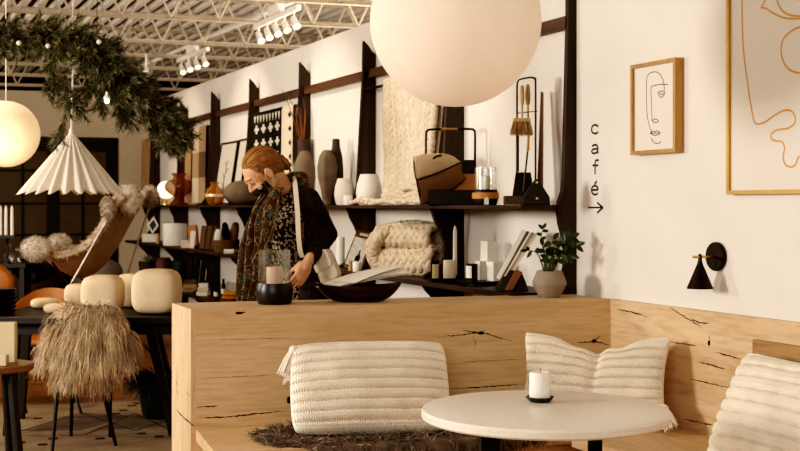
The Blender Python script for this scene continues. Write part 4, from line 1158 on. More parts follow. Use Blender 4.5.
# checked blanket material
def check_mat(name, c1, c2, c3, sx, sz):
    m = mat(name, c1, .9, bump=.2, bscale=250); nt = m.node_tree; N = nt.nodes; L = nt.links
    tc = N.new('ShaderNodeTexCoord'); sp_ = N.new('ShaderNodeSeparateXYZ'); L.new(tc.outputs['Object'], sp_.inputs[0])
    vals = []
    for ax, p in ((0, sx), (2, sz)):
        a = N.new('ShaderNodeMath'); a.operation = 'DIVIDE'; a.inputs[1].default_value = p; L.new(sp_.outputs[ax], a.inputs[0])
        b = N.new('ShaderNodeMath'); b.operation = 'FRACT'; L.new(a.outputs[0], b.inputs[0])
        c = N.new('ShaderNodeMath'); c.operation = 'GREATER_THAN'; c.inputs[1].default_value = .5; L.new(b.outputs[0], c.inputs[0]); vals.append(c)
    ad = N.new('ShaderNodeMath'); ad.operation = 'ADD'; L.new(vals[0].outputs[0], ad.inputs[0]); L.new(vals[1].outputs[0], ad.inputs[1])
    dv = N.new('ShaderNodeMath'); dv.operation = 'MULTIPLY'; dv.inputs[1].default_value = .5; L.new(ad.outputs[0], dv.inputs[0])
    r = N.new('ShaderNodeValToRGB'); r.color_ramp.interpolation = 'CONSTANT'
    e = r.color_ramp.elements; e[0].color = (*c1, 1); e[1].position = .3; e[1].color = (*c2, 1); e2 = e.new(.8); e2.color = (*c3, 1)
    L.new(dv.outputs[0], r.inputs['Fac']); L.new(r.outputs['Color'], N['Principled BSDF'].inputs['Base Color']); return m
M_check = check_mat('checked_wool', (.66, .52, .38), (.42, .28, .17), (.17, .10, .06), .62, .52)
hanging('checked_blanket', 'beige and brown checked blanket hanging from the shelf rod beside the garland end', 195, 208, 203, M_check, folds=2)
hanging('folded_blanket', 'narrow tan blanket hanging behind the garland end', 187.5, 193.5, 203, M_tancl, folds=1)
hanging('folded_blanket', 'brown and tan blanket hanging in the farthest shelf bay', 143.5, 152, 200, M_tancl, folds=2)
M_whcl = mat('white_wool', (.72, .64, .53), .9, bump=.1)
def cross_fn(us, vs_, a, b_, ta, tb, fringe=False):
    def g(u, v):
        for cv in vs_:
            for cu in us:
                du, dv = abs(u-cu), abs(v-cv)
                if (du < a and dv < tb) or (du < ta and dv < b_): return 1
        if fringe and .385 < v < .455:
            k = (u-.06)/.11; k -= round(k); w = .22*min(1, (v-.385)/.05)+.04
            if abs(k) < w: return 1
        return 0
    return g
hanging('cross_blanket', 'black blanket with white crosses hanging above the woman', 256, 283.5, 165, [M_blkcl, M_whcl], folds=1, amp=.006, mfn=cross_fn((.13, .38, .63, .88), (.07, .20, .33), .085, .038, .035, .013, True), res=(130, 190))
hanging('cream_blanket', 'cream blanket with black cross border hanging beside the black cross blanket', 284.5, 295.5, 180, [M_cream, M_blkcl], folds=1, amp=.01, mfn=cross_fn((.72,), (.06, .15, .24, .33, .42), .15, .022, .06, .009), res=(60, 200))

# sculptural vases
lathe_thing('stoneware_vase', 'tall dark stoneware bottle vase holding thin twigs on the upper shelf', 'vase', 303.5, .08, ZU, [(.1, 0), (7, 0), (8, 20), (8, 40), (6.5, 50), (6.2, 66), (5.4, 66), (5.4, 55)], M_dkstone)
q, mp = sp(303.5, .08)
t = thing('dried_twigs', 'bundle of thin reddish twigs standing in the tall dark bottle vase', 'twigs', q+V((0, 0, 52*mp)))
M_twig = mat('reddish_twig', (.20, .08, .03), .8)
rnd = random.Random(4)
for (dx, top, cx) in ((-1, 125, 1), (-3, 113, -3), (-8, 118, -5), (-16, 128, -9), (2, 95, 2), (-21, 135, -13)):
    mb = MB(); mb.tube(smooth_path([q+V((rnd.uniform(-1, 1)*mp, 0, 54*mp)), q+V((cx*.5*mp, 0, 75*mp)), q+V((cx*mp, .02, 95*mp)), q+V((dx*mp, .03, top*mp*.86))], 4), [.006*(1-.7*i/12) for i in range(13)], 5); mb.build('twig', M_twig, t)
lathe_thing('stoneware_vase', 'grey-brown rounded stoneware vase in front of the tall twig vase', 'vase', 304.5, .17, ZU, [(.1, 0), (6, 0), (7, 2), (9.5, 14), (11, 28), (10.5, 38), (7.5, 48), (4.5, 53), (3.5, 54), (2.8, 53)], M_grstone)
def facet(px, d, label):
    q, mp = sp(px, d)
    t = thing('faceted_vase', label, 'vase', q)
    mb = MB(); prof = [(5.5, 0), (5, 5), (6.5, 14), (10, 28), (10.8, 38), (8.8, 48), (5, 54), (4.2, 55)]
    mb.lathe([(r*mp, h*mp) for r, h in prof], q, 7); mb.build('body', M_grstone, t, smooth=False, bevel=.012)
facet(327, .20, 'grey faceted stoneware vase on the upper shelf right of the woman')
lathe_thing('stoneware_vase', 'dark slim-necked stoneware bottle behind the grey faceted vase', 'vase', 336, .12, ZU, [(.1, 0), (7, 0), (7.5, 10), (7.5, 35), (6.5, 48), (4, 58), (3.6, 65), (3.6, 66), (3, 66)], M_dkstone)
vp = [(.1, 0), (7.6, 0), (8.8, 2), (10.4, 10), (9.6, 18), (7.0, 26.5), (6.3, 26.5), (7.2, 22)]
lathe_thing('white_vase', 'narrower white matt vase left of the wide white one on the upper shelf', 'vase', 344.5, .20, ZU, [(r, h) for r, h in vp], M_white)
lathe_thing('white_vase', 'wide white matt vase on the upper shelf beside the hanging knit throw', 'vase', 369, .17, ZU, [(r*1.27, h*1.16) for r, h in vp], M_white)
lathe_thing('white_cup', 'tiny white cup at the foot of the narrower white vase', 'cup', 348, .285, ZU, [(.1, 0), (3.8, 0), (4.8, 3), (4.8, 8), (4.2, 9.5), (3.8, 9.3)], M_white)

# chunky knit
M_chunk = mat('chunky_wool', (.66, .55, .42), .95, var=.10, scale=18, bump=.35, bscale=120, spec=.05)
M_chunk2 = mat('chunky_wool_beige', (.62, .50, .37), .95, var=.12, scale=18, bump=.35, bscale=120, spec=.05)
def stitches(mb, f, nu, nv, rad, squash=.72):
    """V stitches over surface f(u,v); columns run along v"""
    for i in range(nu):
        for j in range(nv):
            for sgn in (-1, 1):
                u = (i+.5+sgn*.24)/nu; v = (j+.5)/nv
                p = V(f(u, v)); du = (V(f(min(1, u+.01), v))-V(f(max(0, u-.01), v))); dv = (V(f(u, min(1, v+.01)))-V(f(u, max(0, v-.01))))
                if du.length < 1e-7 or dv.length < 1e-7: continue
                du.normalize(); dv = (dv-du*dv.dot(du)).normalized(); nn = du.cross(dv)
                ax = (dv+du*sgn*.62).normalized(); sd = nn.cross(ax)
                M = frame_m(ax, sd, nn); r = rad*random.uniform(.92, 1.08)
                mb.ell(p+nn*random.uniform(-.1, .1)*r, (r*1.35, r*squash, r*squash), M, 8, 6)
random.seed(31)
s0, s1 = ws(441, .09), ws(389, .09)
zt = 2.205
def thr(u, v):
    s = lerp(s1, s0, u); k = v
    d = .115+.03*math.sin(u*9+1)*k+.02*k
    return wp(lerp(s, (s0+s1)/2-.05, .22*k)+.02*math.sin(v*7+u*3), d, lerp(zt, ZU+.03, k))
t = thing('knit_throw', 'chunky cream knit throw hanging from the rod and pooling on the upper shelf', 'blanket', wp((s0+s1)/2, .12, ZU), RZW)
mb = MB(); stitches(mb, thr, 8, 20, .036, .60); mb.sheet(lambda u, v: thr(u, v)-NO*.040, 20, 20, .008)
mb.tube([thr(i/16, 0)+V((0, 0, .006)) for i in range(17)], .018, 8)
mb.build('hanging_part', M_chunk, t)
mb = MB()
for (pa, pb, d0, hh, rr) in ((352, 420, .27, .016, .022), (358, 425, .25, .030, .024), (385, 425, .22, .055, .028), (395, 428, .26, .02, .028), (392, 422, .18, .075, .028), (404, 430, .2, .1, .025)):
    n = int((pb-pa)/3.6)
    for k in range(n+1):
        px = lerp(pa, pb, k/n); qq, mp = sp(px, d0+.012*math.sin(k*1.3)); M = rotz(random.uniform(-1, 1))
        mb.ell(qq+V((0, 0, hh+.008*math.sin(k*.9)-.0+max(0, 0))), (rr*1.1, rr*.9, min(rr*.8, hh-.001)), M, 8, 6)
mb.build('pooled_part', M_chunk, t)

# folded chunky blanket on the lower shelf
random.seed(17)
q, mp = sp(403, .20, ZL); X = V((1, 0, 0)); Yv = V((0, 1, 0)); Zv = V((0, 0, 1))
def PX(px, py, dz=0.): z = q.y+dz; return V(((px-400)/F*z, z, EYE-(py-205)/F*z))
zl0 = 205+(EYE-ZL)*F/q.y
t = thing('knit_blanket', 'thick beige chunky knit blanket folded on the lower shelf under the bag', 'blanket', q)
def roll(pa, pb, ra, rb, turns=(.0, 1.0)):
    pa, pb = V(pa), V(pb); ax = (pb-pa).normalized(); up = Zv; sd = ax.cross(up).normalized(); up = sd.cross(ax)
    def f(u, v):
        a = 2*PI*v; p = lerp(pa, pb, u); w = 1+.04*math.sin(u*8)
        return p+sd*math.cos(a)*rb*w+up*math.sin(a)*ra*w
    return f
mb = MB()
r1 = roll(PX(384, 263, .02), PX(438, 261, -.225), .073, .080); stitches(mb, r1, 8, 9, .037, .66); mb.grid(roll(PX(384, 263, .05), PX(438, 261, -.225), .050, .062), 16, 16)
r2 = roll(PX(388, 236, .05), PX(437, 237, -.225), .062, .075); stitches(mb, r2, 8, 8, .037, .66); mb.grid(roll(PX(388, 236, .05), PX(437, 237, -.225), .040, .056), 16, 16)
def loop(u, v):
    a = lerp(-.5, 3.4, u)         # arch of thick wool on the left side
    c = PX(391, 252, .02); R = lerp(.055, .125, .5+.5*math.cos(2*PI*v)) if False else .112
    rr = .035
    ring = c+V((-math.sin(a)*R*.95, 0, -math.cos(a)*R*1.02+.01)); e = V((-math.sin(a), 0, -math.cos(a)))
    return ring+e*math.cos(2*PI*v)*rr+Yv*math.sin(2*PI*v)*(rr+.05)
stitches(mb, loop, 11, 7, .030); mb.grid(loop, 24, 12)
def fold2(u, v):
    a = PX(lerp(376, 440, u), lerp(231, 228, u)-8*math.sin(u*PI)*.6, -.05+.10*v-.22*u+.06); return a+V((0, 0, .012*math.sin(v*PI)))
stitches(mb, fold2, 11, 4, .024)
M_t = mb.build('wool', M_chunk2, t)
low = min(v.co.z for v in M_t.data.vertices); 
for v in M_t.data.vertices:
    if v.co.z < .001: v.co.z = .001

# bag, log holder, hurricane on the upper shelf
def face_frame(px, d, Z=ZU): q, mp = sp(px, d, Z); return q, mp
q, mp = sp(450, .21)
t = thing('log_holder', 'black log holder with tall handle and tan leather panel behind the two-tone bag', 'log holder', q)
def at(px, py, dz=0.):  return V((q.x+(px-450)*mp, q.y+dz, EYE-(py-205)*mp))
def slab(mb, x0, x1, y0, y1, d0, d1):
    mb.box((at((x0+x1)/2, (y0+y1)/2, (d0+d1)/2)), ((x1-x0)*mp, d1-d0, (y1-y0)*mp))
mb = MB(); slab(mb, 428, 474, 190, 205, -.08, .06); mb.build('base_box', M_blk, t, smooth=False, bevel=.004)
mb = MB(); slab(mb, 449, 474.5, 174, 190.2, -.012, .012); mb.build('leather_panel', mat('tan_saddle', (.45, .21, .06), .5, var=.1), t, smooth=False)
mb = MB(); slab(mb, 463, 474.5, 160, 174, -.012, .012); mb.build('upper_panel', M_blk, t, smooth=False)
mb = MB(); mb.tube(smooth_path([at(426, 190), at(426, 160), at(426, 136), at(427, 131), at(431, 129.5), at(450, 129), at(470, 129), at(474, 130.5), at(475, 135), at(475, 160), at(475, 190)], 5), .0065, 8); h = mb.build('handle', M_blk, t)
mb = MB(); mb.tube([at(441, 129), at(458, 129)], .0085, 10); mb.build('grip', M_brass, h)
q2, mp2 = sp(440, .265)
bt = thing('canvas_bag', 'tilted two-tone bag with beige canvas top and brown leather bottom on the upper shelf', 'bag', q2)
def bg(px, py, dz=0.): return V((q2.x+(px-440)*mp2, q2.y+dz, EYE-.0068-(py-205)*mp2))
def pillow_poly(mb, poly, dep, dz0):
    cx = sum(p[0] for p in poly)/len(poly); cy = sum(p[1] for p in poly)/len(poly); n = len(poly)
    rings = [(1, 0), (.985, .45), (.9, .8), (.6, 1.), (.02, 1.05)]
    vs = []; fs = []
    seq = [(s, -dd) for s, dd in rings[::-1]]+[(s, dd) for s, dd in rings[1:]]
    for s, dd in seq:
        for (x, y) in poly: vs.append(bg(cx+(x-cx)*s, cy+(y-cy)*s, dz0+dd*dep))
    for k in range(len(seq)-1):
        for i in range(n): fs.append((k*n+i, k*n+(i+1) % n, (k+1)*n+(i+1) % n, (k+1)*n+i))
    mb.add(vs, fs)
def dense(poly, k=4, curve=True):
    p = smooth_path([V((x, y, 0)) for x, y in poly+[poly[0]]], k)[:-1]; return [(a.x, a.y) for a in p]
mb = MB(); pillow_poly(mb, dense([(416, 179), (436, 172), (459.5, 162), (462, 170), (465, 177.5), (459, 184), (440, 196), (424, 203.5), (420, 201), (418, 190)], 3), .05, -.01); mb.build('leather_bottom', mat('bag_brown', (.17, .085, .04), .65, var=.12, bump=.1), bt)
mb = MB(); pillow_poly(mb, dense([(416, 179.5), (414, 167), (414, 156), (417, 154.5), (428, 152.5), (444, 152.5), (453, 155), (457.5, 158.5), (459.5, 162.5), (437, 172.5)], 3), .046, -.01); mb.build('canvas_top', mat('bag_canvas', (.47, .345, .22), .9, var=.1, bump=.3, bscale=180), bt)
mb = MB(); mb.tube([bg(416, 179.5, -.045), bg(437, 172.3, -.062), bg(459.5, 162, -.045)], .0035, 6); mb.tube(smooth_path([bg(414, 156, -.02), bg(414, 168, -.045), bg(416.5, 180, -.045), bg(419, 192, -.045), bg(423, 203, -.03)], 4), .004, 6); mb.build('piping', M_blkcl, bt)
mb = MB(); mb.tube(smooth_path([bg(433, 158, -.055), bg(436, 155.5, -.065), bg(441, 154.5, -.06)], 4), .005, 6); mb.build('loop_handle', M_blkcl, bt)
q, mp = sp(485.5, .22)
def hur(name, label, q, mp, R, hb, hg, base_m, candle_r, candle_h, band=None, cl=None, cm=None):
    t = thing(name, label, 'candle lantern', q)
    mb = MB(); mb.lathe([(.001, 0), (R*.86*mp, 0), (R*1.0*mp, hb*.25*mp), (R*1.02*mp, hb*.7*mp), (R*.93*mp, hb*mp), (R*.8*mp, hb*mp), (.001, hb*.9*mp)], q, 36); mb.build('base', base_m, t)
    mb = MB(); mb.lathe([(R*.88*mp, hb*.93*mp), (R*.88*mp, (hb+hg)*mp), (R*.85*mp, (hb+hg)*mp), (R*.85*mp, hb*.95*mp)], q, 40, caps=False); mb.build('glass_cylinder', M_glass, t)
    c = q+V((0, 0, hb*.905*mp)); candle(cl, c, candle_r*mp, candle_h*mp, m=cm)
    return t
t = hur('candle_lantern', 'glass candle lantern with black base and tan leather band on the upper shelf', q, mp, 12.5, 15.5, 22, M_blk, 5.2, 15, cl='white candle inside the leather-banded lantern on the upper shelf')
mb = MB(); mb.lathe([(13*mp, 6*mp), (13.6*mp, 6.5*mp), (13.6*mp, 12*mp), (13*mp, 12.5*mp)], q, 36, caps=False); mb.build('leather_band', mat('tan_saddle', (.45, .21, .06)), t)
mb = MB(); mb.prism([(-2.3*mp, .5*mp), (2.3*mp, .5*mp), (2.3*mp, 6*mp), (0, 8.5*mp), (-2.3*mp, 6*mp)], q+V((0, -13.8*mp, 0)), (1, 0, 0), (0, 0, 1), (0, .002, 0)); mb.build('price_tag', M_card2, t, smooth=False)

# fireplace tool stand
q, mp = sp(526, .19)
def at2(px, py, dz=0.): return V((q.x+(px-526)*mp, q.y+dz, EYE-(py-205)*mp))
t = thing('fire_tool_stand', 'tall black fireplace tool stand with brush and wooden handles on the upper shelf', 'fireplace tools', q)
M_dbr = mat('dark_bronze_strap', (.055, .030, .018), .4, metal=.3)
mb = MB(); path = [at2(517, 199), at2(517, 140), at2(517, 90), at2(517.5, 83), at2(520, 79.5), at2(531, 77.5), at2(534.5, 79), at2(535.5, 84), at2(535.5, 140), at2(535.5, 199)]
path = smooth_path(path, 4); vs = []; fs = []
for i, p in enumerate(path):
    tg = (path[min(i+1, len(path)-1)]-path[max(i-1, 0)]).normalized(); nn = tg.cross(V((0, 1, 0))).normalized()
    for a, b in ((-.0035, -.014), (.0035, -.014), (.0035, .014), (-.0035, .014)): vs.append(p+nn*a+V((0, 1, 0))*b+V((0, 0, 0)))
for i in range(len(path)-1):
    for j in range(4): fs.append((i*4+j, i*4+(j+1) % 4, (i+1)*4+(j+1) % 4, (i+1)*4+j))
mb.add(vs, fs); mb.build('frame', M_dbr, t, smooth=False)
mb = MB(); mb.box(at2(525, 200.3), (42*mp, .10, 9.0*mp)); mb.build('base', mat('stand_base', (.085, .045, .025), .5), t, smooth=False, bevel=.004)
mb = MB(); mb.tube([at2(516, 113.5, -.02), at2(526, 112.5, -.02), at2(537, 111.5, -.02)], .0025, 6); mb.build('hook_bar', M_dsteel, t)
M_handle = wood('beech_handle', (.62, .44, .25), (.5, .33, .17), axis=2, ring=20)
def lat(x, segs, dz, m, nm, root, n=12, top=None):
    mb = MB(); pts = []; rs = []
    for (px_, py_, r) in segs: pts.append(at2(px_, py_, dz)); rs.append(r*mp)
    mb.tube(pts, rs, n); return mb.build(nm, m, root)
b1 = lat(0, [(521.5, 86, .8), (521.5, 87.5, 2.0), (521.5, 97, 2.5), (521.5, 103, 2.0), (521.5, 106, 1.2), (521.5, 118, 1.1)], -.03, M_handle, 'brush_handle', t)
mb = MB(); mb.box(at2(521, 120.5, -.03), (17*mp, .055, 3.6*mp)); mb.build('brush_head', M_handle, b1, smooth=False, bevel=.004)
mb = MB(); random.seed(2)
M_bri = mat('bristles', (.42, .28, .15), .9, var=.3, island=.4)
for i in range(500):
    x = random.uniform(-8, 8); y = random.uniform(-.025, .025); p = at2(521+x, 122, -.03+y); mb.strand(p, V((x*.035+random.gauss(0, .04), random.gauss(0, .08), -1)), 14*mp*random.uniform(.85, 1.05), .004, .0, 2)
mb.build('bristles', M_bri, b1)
h2 = lat(0, [(527.8, 84, .8), (527.8, 86, 2.1), (527.8, 96, 2.7), (527.8, 103, 2.2), (527.8, 106, 1.1), (528.5, 150, 1.0)], .0, M_handle, 'shovel_handle', t)
mb = MB(); mb.prism([(-11*mp, 0), (11*mp, 0), (8*mp, 24*mp), (-7*mp, 24*mp)], at2(522.5, 196.5, -.045), (1, 0, 0), (0, .25, 1), (0, .008, 0)); mb.build('shovel_blade', M_blk, h2, smooth=False)
lat(0, [(516.8, 136, 1.6), (516.8, 172, 1.6)], -.035, M_blk, 'poker_rod', t)
lat(0, [(528.2, 130, 1.2), (526.8, 152, 1.2)], -.04, mat('orange_wood', (.5, .24, .06), .5), 'stick_handle', t)
lat(0, [(526.8, 152, .9), (522.5, 192, .9)], -.04, M_dbr, 'stick', t)
q, mp = sp(536.5, .275)
t = thing('leather_pouch', 'black leather gusset pouch with two brass rivets right of the tool stand', 'pouch', q)
mb = MB(); mb.prism([(-14*mp, 0), (13.3*mp, 0), (12.6*mp, 8*mp), (1.5*mp, 25.5*mp), (-.5*mp, 26*mp), (-2.2*mp, 24.5*mp), (-13.6*mp, 8*mp)], q+V((0, .025, 0)), (1, 0, 0), (0, 0, 1), (0, -.05, 0)); mb.build('body', mat('black_leather', (.014, .011, .010), .5), t, smooth=False, bevel=.006)
for h in (6.5, 22.5): mb = MB(); mb.ell(q+V((0, -.026, h*mp)), (1.5*mp, .004, 1.5*mp), None, 10, 6); mb.build('rivet', M_brass, t)
q, mp = sp(542, .10)
mb = MB(); a = q+V((-3*mp, 0, 0)); mb.prism([(-2.6*mp, 0), (2.4*mp, 0), (4.6*mp, 114*mp), (3.4*mp, 115*mp)], a, (1, -.3, 0), (0, .14, 1), (.012, .03, 0)); tag(mb.build('wooden_paddle', mat('paddle_brown', (.16, .085, .04), .5), None, q, smooth=False), 'thin brown wooden paddle leaning on the wall right of the tool stand', 'paddle')

# ---------------------------------------------------------------- lower shelf, far bay
def bx(name, label, cat, px0, px1, py0, Z, d, dep, m, rot=0., group=None, bev=.003, tilt=0.):
    q, mp = sp((px0+px1)/2, d, Z); h = max(.006, (Z-(EYE-(py0-205)*mp))*-1)
    w = (px1-px0)*mp
    M = rotz(rot)
    mb = MB(); mb.box(q+V((0, 0, h/2)), (w, dep, h), M)
    if tilt:
        mb.v = [q+roty(tilt) @ (p-q) for p in mb.v]; lo = min(p.z for p in mb.v); mb.v = [p+V((0, 0, Z-lo)) for p in mb.v]
    return tag(mb.build(name, m, None, (q.x, q.y, Z), smooth=False, bevel=bev), label, cat, group)
bx('gift_box', 'low white box under the green diamond card on the lower shelf', 'box', 143, 159, 234, ZL, .22, .12, M_card2)
q, mp = sp(152.5, .23, ZL); zb = EYE-(234-205)*mp
t = thing('greeting_card', 'small diamond shaped green card with white border standing on the low white box', 'card', (q.x, q.y, zb), 0)
mb = MB(); mb.prism([(0, 0), (6*mp, 8.5*mp), (1*mp, 18*mp), (-5.5*mp, 9*mp)], (q.x, q.y, zb), (1, 0, 0), (0, .05, 1), (0, .004, 0)); c = mb.build('card', M_card2, t, smooth=False)
mb = MB(); mb.prism([(0, 3*mp), (4*mp, 8.7*mp), (.8*mp, 14.5*mp), (-3.6*mp, 9*mp)], (q.x, q.y-.002, zb), (1, 0, 0), (0, .05, 1), (0, .001, 0)); mb.build('diamond', M_green, c, smooth=False)
q, mp = sp(175, .24, ZL)
t = thing('cream_canister', 'large cream cylinder canister with a small knob on the lower shelf', 'canister', q)
mb = MB(); mb.lathe([(.001, 0), (11.5*mp, 0), (12*mp, 1.5*mp), (12*mp, 20*mp), (11*mp, 22*mp), (.001, 22.3*mp)], q, 36); mb.build('body', M_white, t)
mb = MB(); mb.lathe([(1.3*mp, 22*mp), (1.3*mp, 25*mp), (2*mp, 26*mp), (1.8*mp, 28*mp), (.001, 28.5*mp)], q, 12); mb.build('knob', M_dbr, t)
lathe_thing('wooden_peg', 'small tan wooden peg figure beside the cream canister', 'figure', 158, .29, ZL, [(.1, 0), (2, 0), (2, 6), (1.2, 7.5), (1.8, 9.5), (.1, 11)], M_kraft, 12)
bx('wrapped_soap', 'small beige wrapped soap lying in front of the cream canister', 'soap', 181, 189, 240, ZL, .33, .05, M_cream, .2)
bx('boxed_set', 'orange-brown printed box with white label on the lower shelf', 'box', 190, 199, 226, ZL, .24, .05, mat('orange_box', (.38, .15, .05), .6, var=.3), -.15, tilt=-.10)
bx('card_packet', 'white printed card packet in front of the orange-brown box', 'packet', 189, 194, 231, ZL, .30, .02, M_card2, .1, tilt=.12)
for a, b, tl, lb in ((200, 205, .12, 'dark brown leaning book nearest the orange-brown box'), (205.5, 210, .16, 'dark brown leaning book in the middle of the three by the basket'), (210.5, 214, .2, 'brown leaning book touching the wicker basket')):
    bx('hardback_book', lb, 'book', a, b, 226, ZL, .22, .14, M_book, 0, 'leaning books on the lower shelf', tilt=tl)
q, mp = sp(226, .25, ZL)
M_wk = mat('wicker', (.16, .09, .045), .8, var=.4, scale=60, bump=.6, bscale=70)
t = thing('wicker_basket', 'low brown wicker basket holding cloth pouches on the lower shelf', 'basket', q)
mb = MB(); mb.lathe([(.001, .0), (11*mp, 0), (13*mp, 6*mp), (13.8*mp, 12*mp), (12.6*mp, 12*mp), (11.5*mp, 3*mp), (.001, 2.5*mp)], q, 60, fn=lambda a, z: 1+.015*math.cos(a*30)); mb.build('body', M_wk, t)
mb = MB(); mb.tube([q+V((13.3*mp*math.cos(2*PI*i/32), 13.3*mp*math.sin(2*PI*i/32), 12*mp)) for i in range(32)], .7*mp, 6, closed=True); mb.build('rim', M_wk, t)
def pouch(dx, w, h, m, label, dy=0., tl=0.):
    p = q+V((dx*mp, dy, 3.2*mp)); mb = MB(); mb.rbox(p+V((0, 0, h*mp/2)), (w*mp, .07, h*mp), 0, roty(tl), 3, 6); tag(mb.build('cloth_pouch', m, None, p), label, 'pouch', 'pouches in the wicker basket')
pouch(-7.5, 8, 20, M_card2, 'white pouch at the left of the wicker basket', -.02, .08); pouch(.5, 7, 27, M_blkcl, 'black pouch in the middle of the wicker basket', -.03, -.12); pouch(8, 8.5, 27, M_brown, 'brown pouch at the right of the wicker basket', .0, .15)
q, mp = sp(230, .335, ZL)
t = thing('hand_cream_tube', 'white and brown tube lying at the front edge below the wicker basket', 'tube', q)
mb = MB(); mb.tube([q+V((-6*mp, 0, 2.6*mp)), q+V((4*mp, 0, 2.6*mp))], 2.5*mp, 14); mb.build('tube_body', M_card2, t)
mb = MB(); mb.tube([q+V((4*mp, 0, 2.6*mp)), q+V((9*mp, 0, 2.6*mp))], 2.2*mp, 14); mb.build('tube_cap', M_brown, t)
# lowest shelf
for i, (a, b, y, m, lb) in enumerate(((183, 198, 0, M_kraft, 'lowest kraft paper book of the left stack'), (184, 198, 1, M_kraft, 'middle kraft paper book of the left stack'), (184, 197, 2, M_book, 'top brown book of the left stack'), (198, 209, 0, M_card2, 'lowest white card box of the right stack'), (198.5, 209, 1, M_card, 'middle cream card box of the right stack'), (199, 208, 2, M_card2, 'top white card box of the right stack'))):
    q, mp = sp((a+b)/2, .26, ZB); h = 4*mp
    mb = MB(); mb.box(q+V((0, 0, h*(y+.5)+.0005*y)), ((b-a)*mp, .13, h-.001), rotz(.1*(y-1))); tag(mb.build('paper_book' if i < 3 else 'card_box', m, None, (q.x, q.y, ZB+h*y+.0005*(y+1)), smooth=False, bevel=.002), lb+' on the lowest shelf', 'book' if i < 3 else 'box')
for px, d, r, h, lb in ((216, .31, 2.3, 17, 'black bottle on the lowest shelf left of the orange cloths'), (223.5, .20, 2.3, 20, 'taller black bottle behind the orange cloths on the lowest shelf')):
    q, mp = sp(px, d, ZB); t = thing('black_bottle', lb, 'bottle', q)
    mb = MB(); mb.lathe([(.001, 0), (r*mp, 0), (r*mp, h*.72*mp), (r*.5*mp, h*.8*mp), (.001, h*.8*mp)], q, 16); mb.build('body', M_blkgl, t)
    mb = MB(); mb.lathe([(r*.55*mp, h*.8*mp), (r*.55*mp, h*mp), (.001, h*mp)], q, 12); mb.build('cap', M_blkgl, t)
    mb = MB(); mb.lathe([(r*1.02*mp, h*.25*mp), (r*1.02*mp, h*.5*mp)], q, 16, caps=False); mb.build('label_band', M_card2, t)
for px, d, lb in ((229, .14, 'left drinking glass'), (234, .14, 'right drinking glass')):
    lathe_thing('drinking_glass', lb+' standing behind the orange cloths on the lowest shelf', 'glass', px, d, ZB, [(2.2, 0), (2.6, 17), (2.4, 17), (2.1, 1)], M_glass, 16)
for k, (a, b, y, lb) in enumerate(((221, 236, 0, 'lowest'), (222, 237, 1, 'middle'), (224, 238, 2, 'topmost'))):
    q, mp = sp((a+b)/2, .29, ZB); h = 4.2*mp
    mb = MB(); mb.rbox(q+V((0, 0, h*(y+.5))), ((b-a)*mp, .13, h), 0, None, 4, 6); tag(mb.build('folded_cloth', M_orange if y else M_book, None, (q.x, q.y, ZB+h*y)), lb+' folded cloth of the orange and brown pile on the lowest shelf', 'cloth')
q, mp = sp(147.5, .24, ZB)
t = thing('potted_agave', 'small pale striped agave in a dark pot on the lowest shelf at left', 'plant', q)
mb = MB(); mb.lathe([(.001, 0), (7*mp, 0), (9*mp, 18*mp), (8*mp, 18*mp), (.001, 16*mp)], q, 20); mb.build('pot', M_dkstone, t)
mb = MB(); M_agv = mat('agave_pale', (.42, .42, .32), .6, var=.3)
for i in range(16):
    a = 2*PI*i/16*1.9; el = .2+.9*(i % 4)/4; d = V((math.cos(a)*math.cos(el), math.sin(a)*math.cos(el), math.sin(el))); b = q+V((0, 0, 17*mp)); s = d.cross(V((0, 0, 1))).normalized(); L = 12*mp
    mb.add([b-s*.006, b+s*.006, b+d*L*.5+s*.014, b+d*L, b+d*L*.5-s*.014], [(0, 1, 2, 4), (4, 2, 3)])
mb.build('foliage', M_agv, t)
lathe_thing('round_pot', 'dark red-brown round pot beside the agave on the lowest shelf', 'pot', 164, .22, ZB, [(.1, 0), (6, 0), (9, 10), (8.5, 20), (6, 26), (5, 26), (5, 22)], mat('redbrown_pot', (.12, .045, .03), .6))
lathe_thing('round_pot', 'dark teal bowl-shaped pot on the lowest shelf behind the cube lamp', 'pot', 181, .16, ZB, [(.1, 0), (7, 0), (10, 14), (9.5, 26), (8.5, 26), (8.5, 20)], M_teal)
for a, b, lb in ((186, 191, 'leftmost'), (193, 197, 'middle'), (199, 203, 'rightmost')):
    bx('tall_book', lb+' of three tall dark books at the back of the lowest shelf', 'book', a, b, 253, ZB, .09, .13, mat('dark_book', (.035, .022, .015), .7), 0, 'tall dark books at the back', tilt=.1)

# ---------------------------------------------------------------- lower shelf, near bays
q, mp = sp(359, .20, ZL)
t = thing('display_book', 'large brown picture book leaning open to view on the lower shelf beside the woman', 'book', q)
zq = q.y
def pp(px, py, dz): return V(((px-400)/F*(zq+dz), zq+dz, EYE-(py-205)/F*(zq+dz)))
Lo = 258.8
cs = [pp(343, 259.5, -.06), pp(361, 263, -.08), pp(374, 227, .07), pp(357, 223.5, .09)]
up = ((cs[3]-cs[0])+(cs[2]-cs[1]))*.5; ri = ((cs[1]-cs[0])+(cs[2]-cs[3]))*.5; nn = ri.cross(up).normalized()
if nn.y > 0: nn = -nn
sh = V((0, 0, ZL+.0-min(c.z-nn.z*0 for c in cs)+.003))
cs = [c+sh for c in cs]
def bk(a, b, o): return lerp(lerp(cs[0], cs[1], a), lerp(cs[3], cs[2], a), b)+nn*o
def bq(mb, a0, a1, b0, b1, o0, o1):
    mb.add([bk(a, b, o) for o in (o0, o1) for a, b in ((a0, b0), (a1, b0), (a1, b1), (a0, b1))], [(3, 2, 1, 0), (4, 5, 6, 7), (0, 1, 5, 4), (1, 2, 6, 5), (2, 3, 7, 6), (3, 0, 4, 7)])
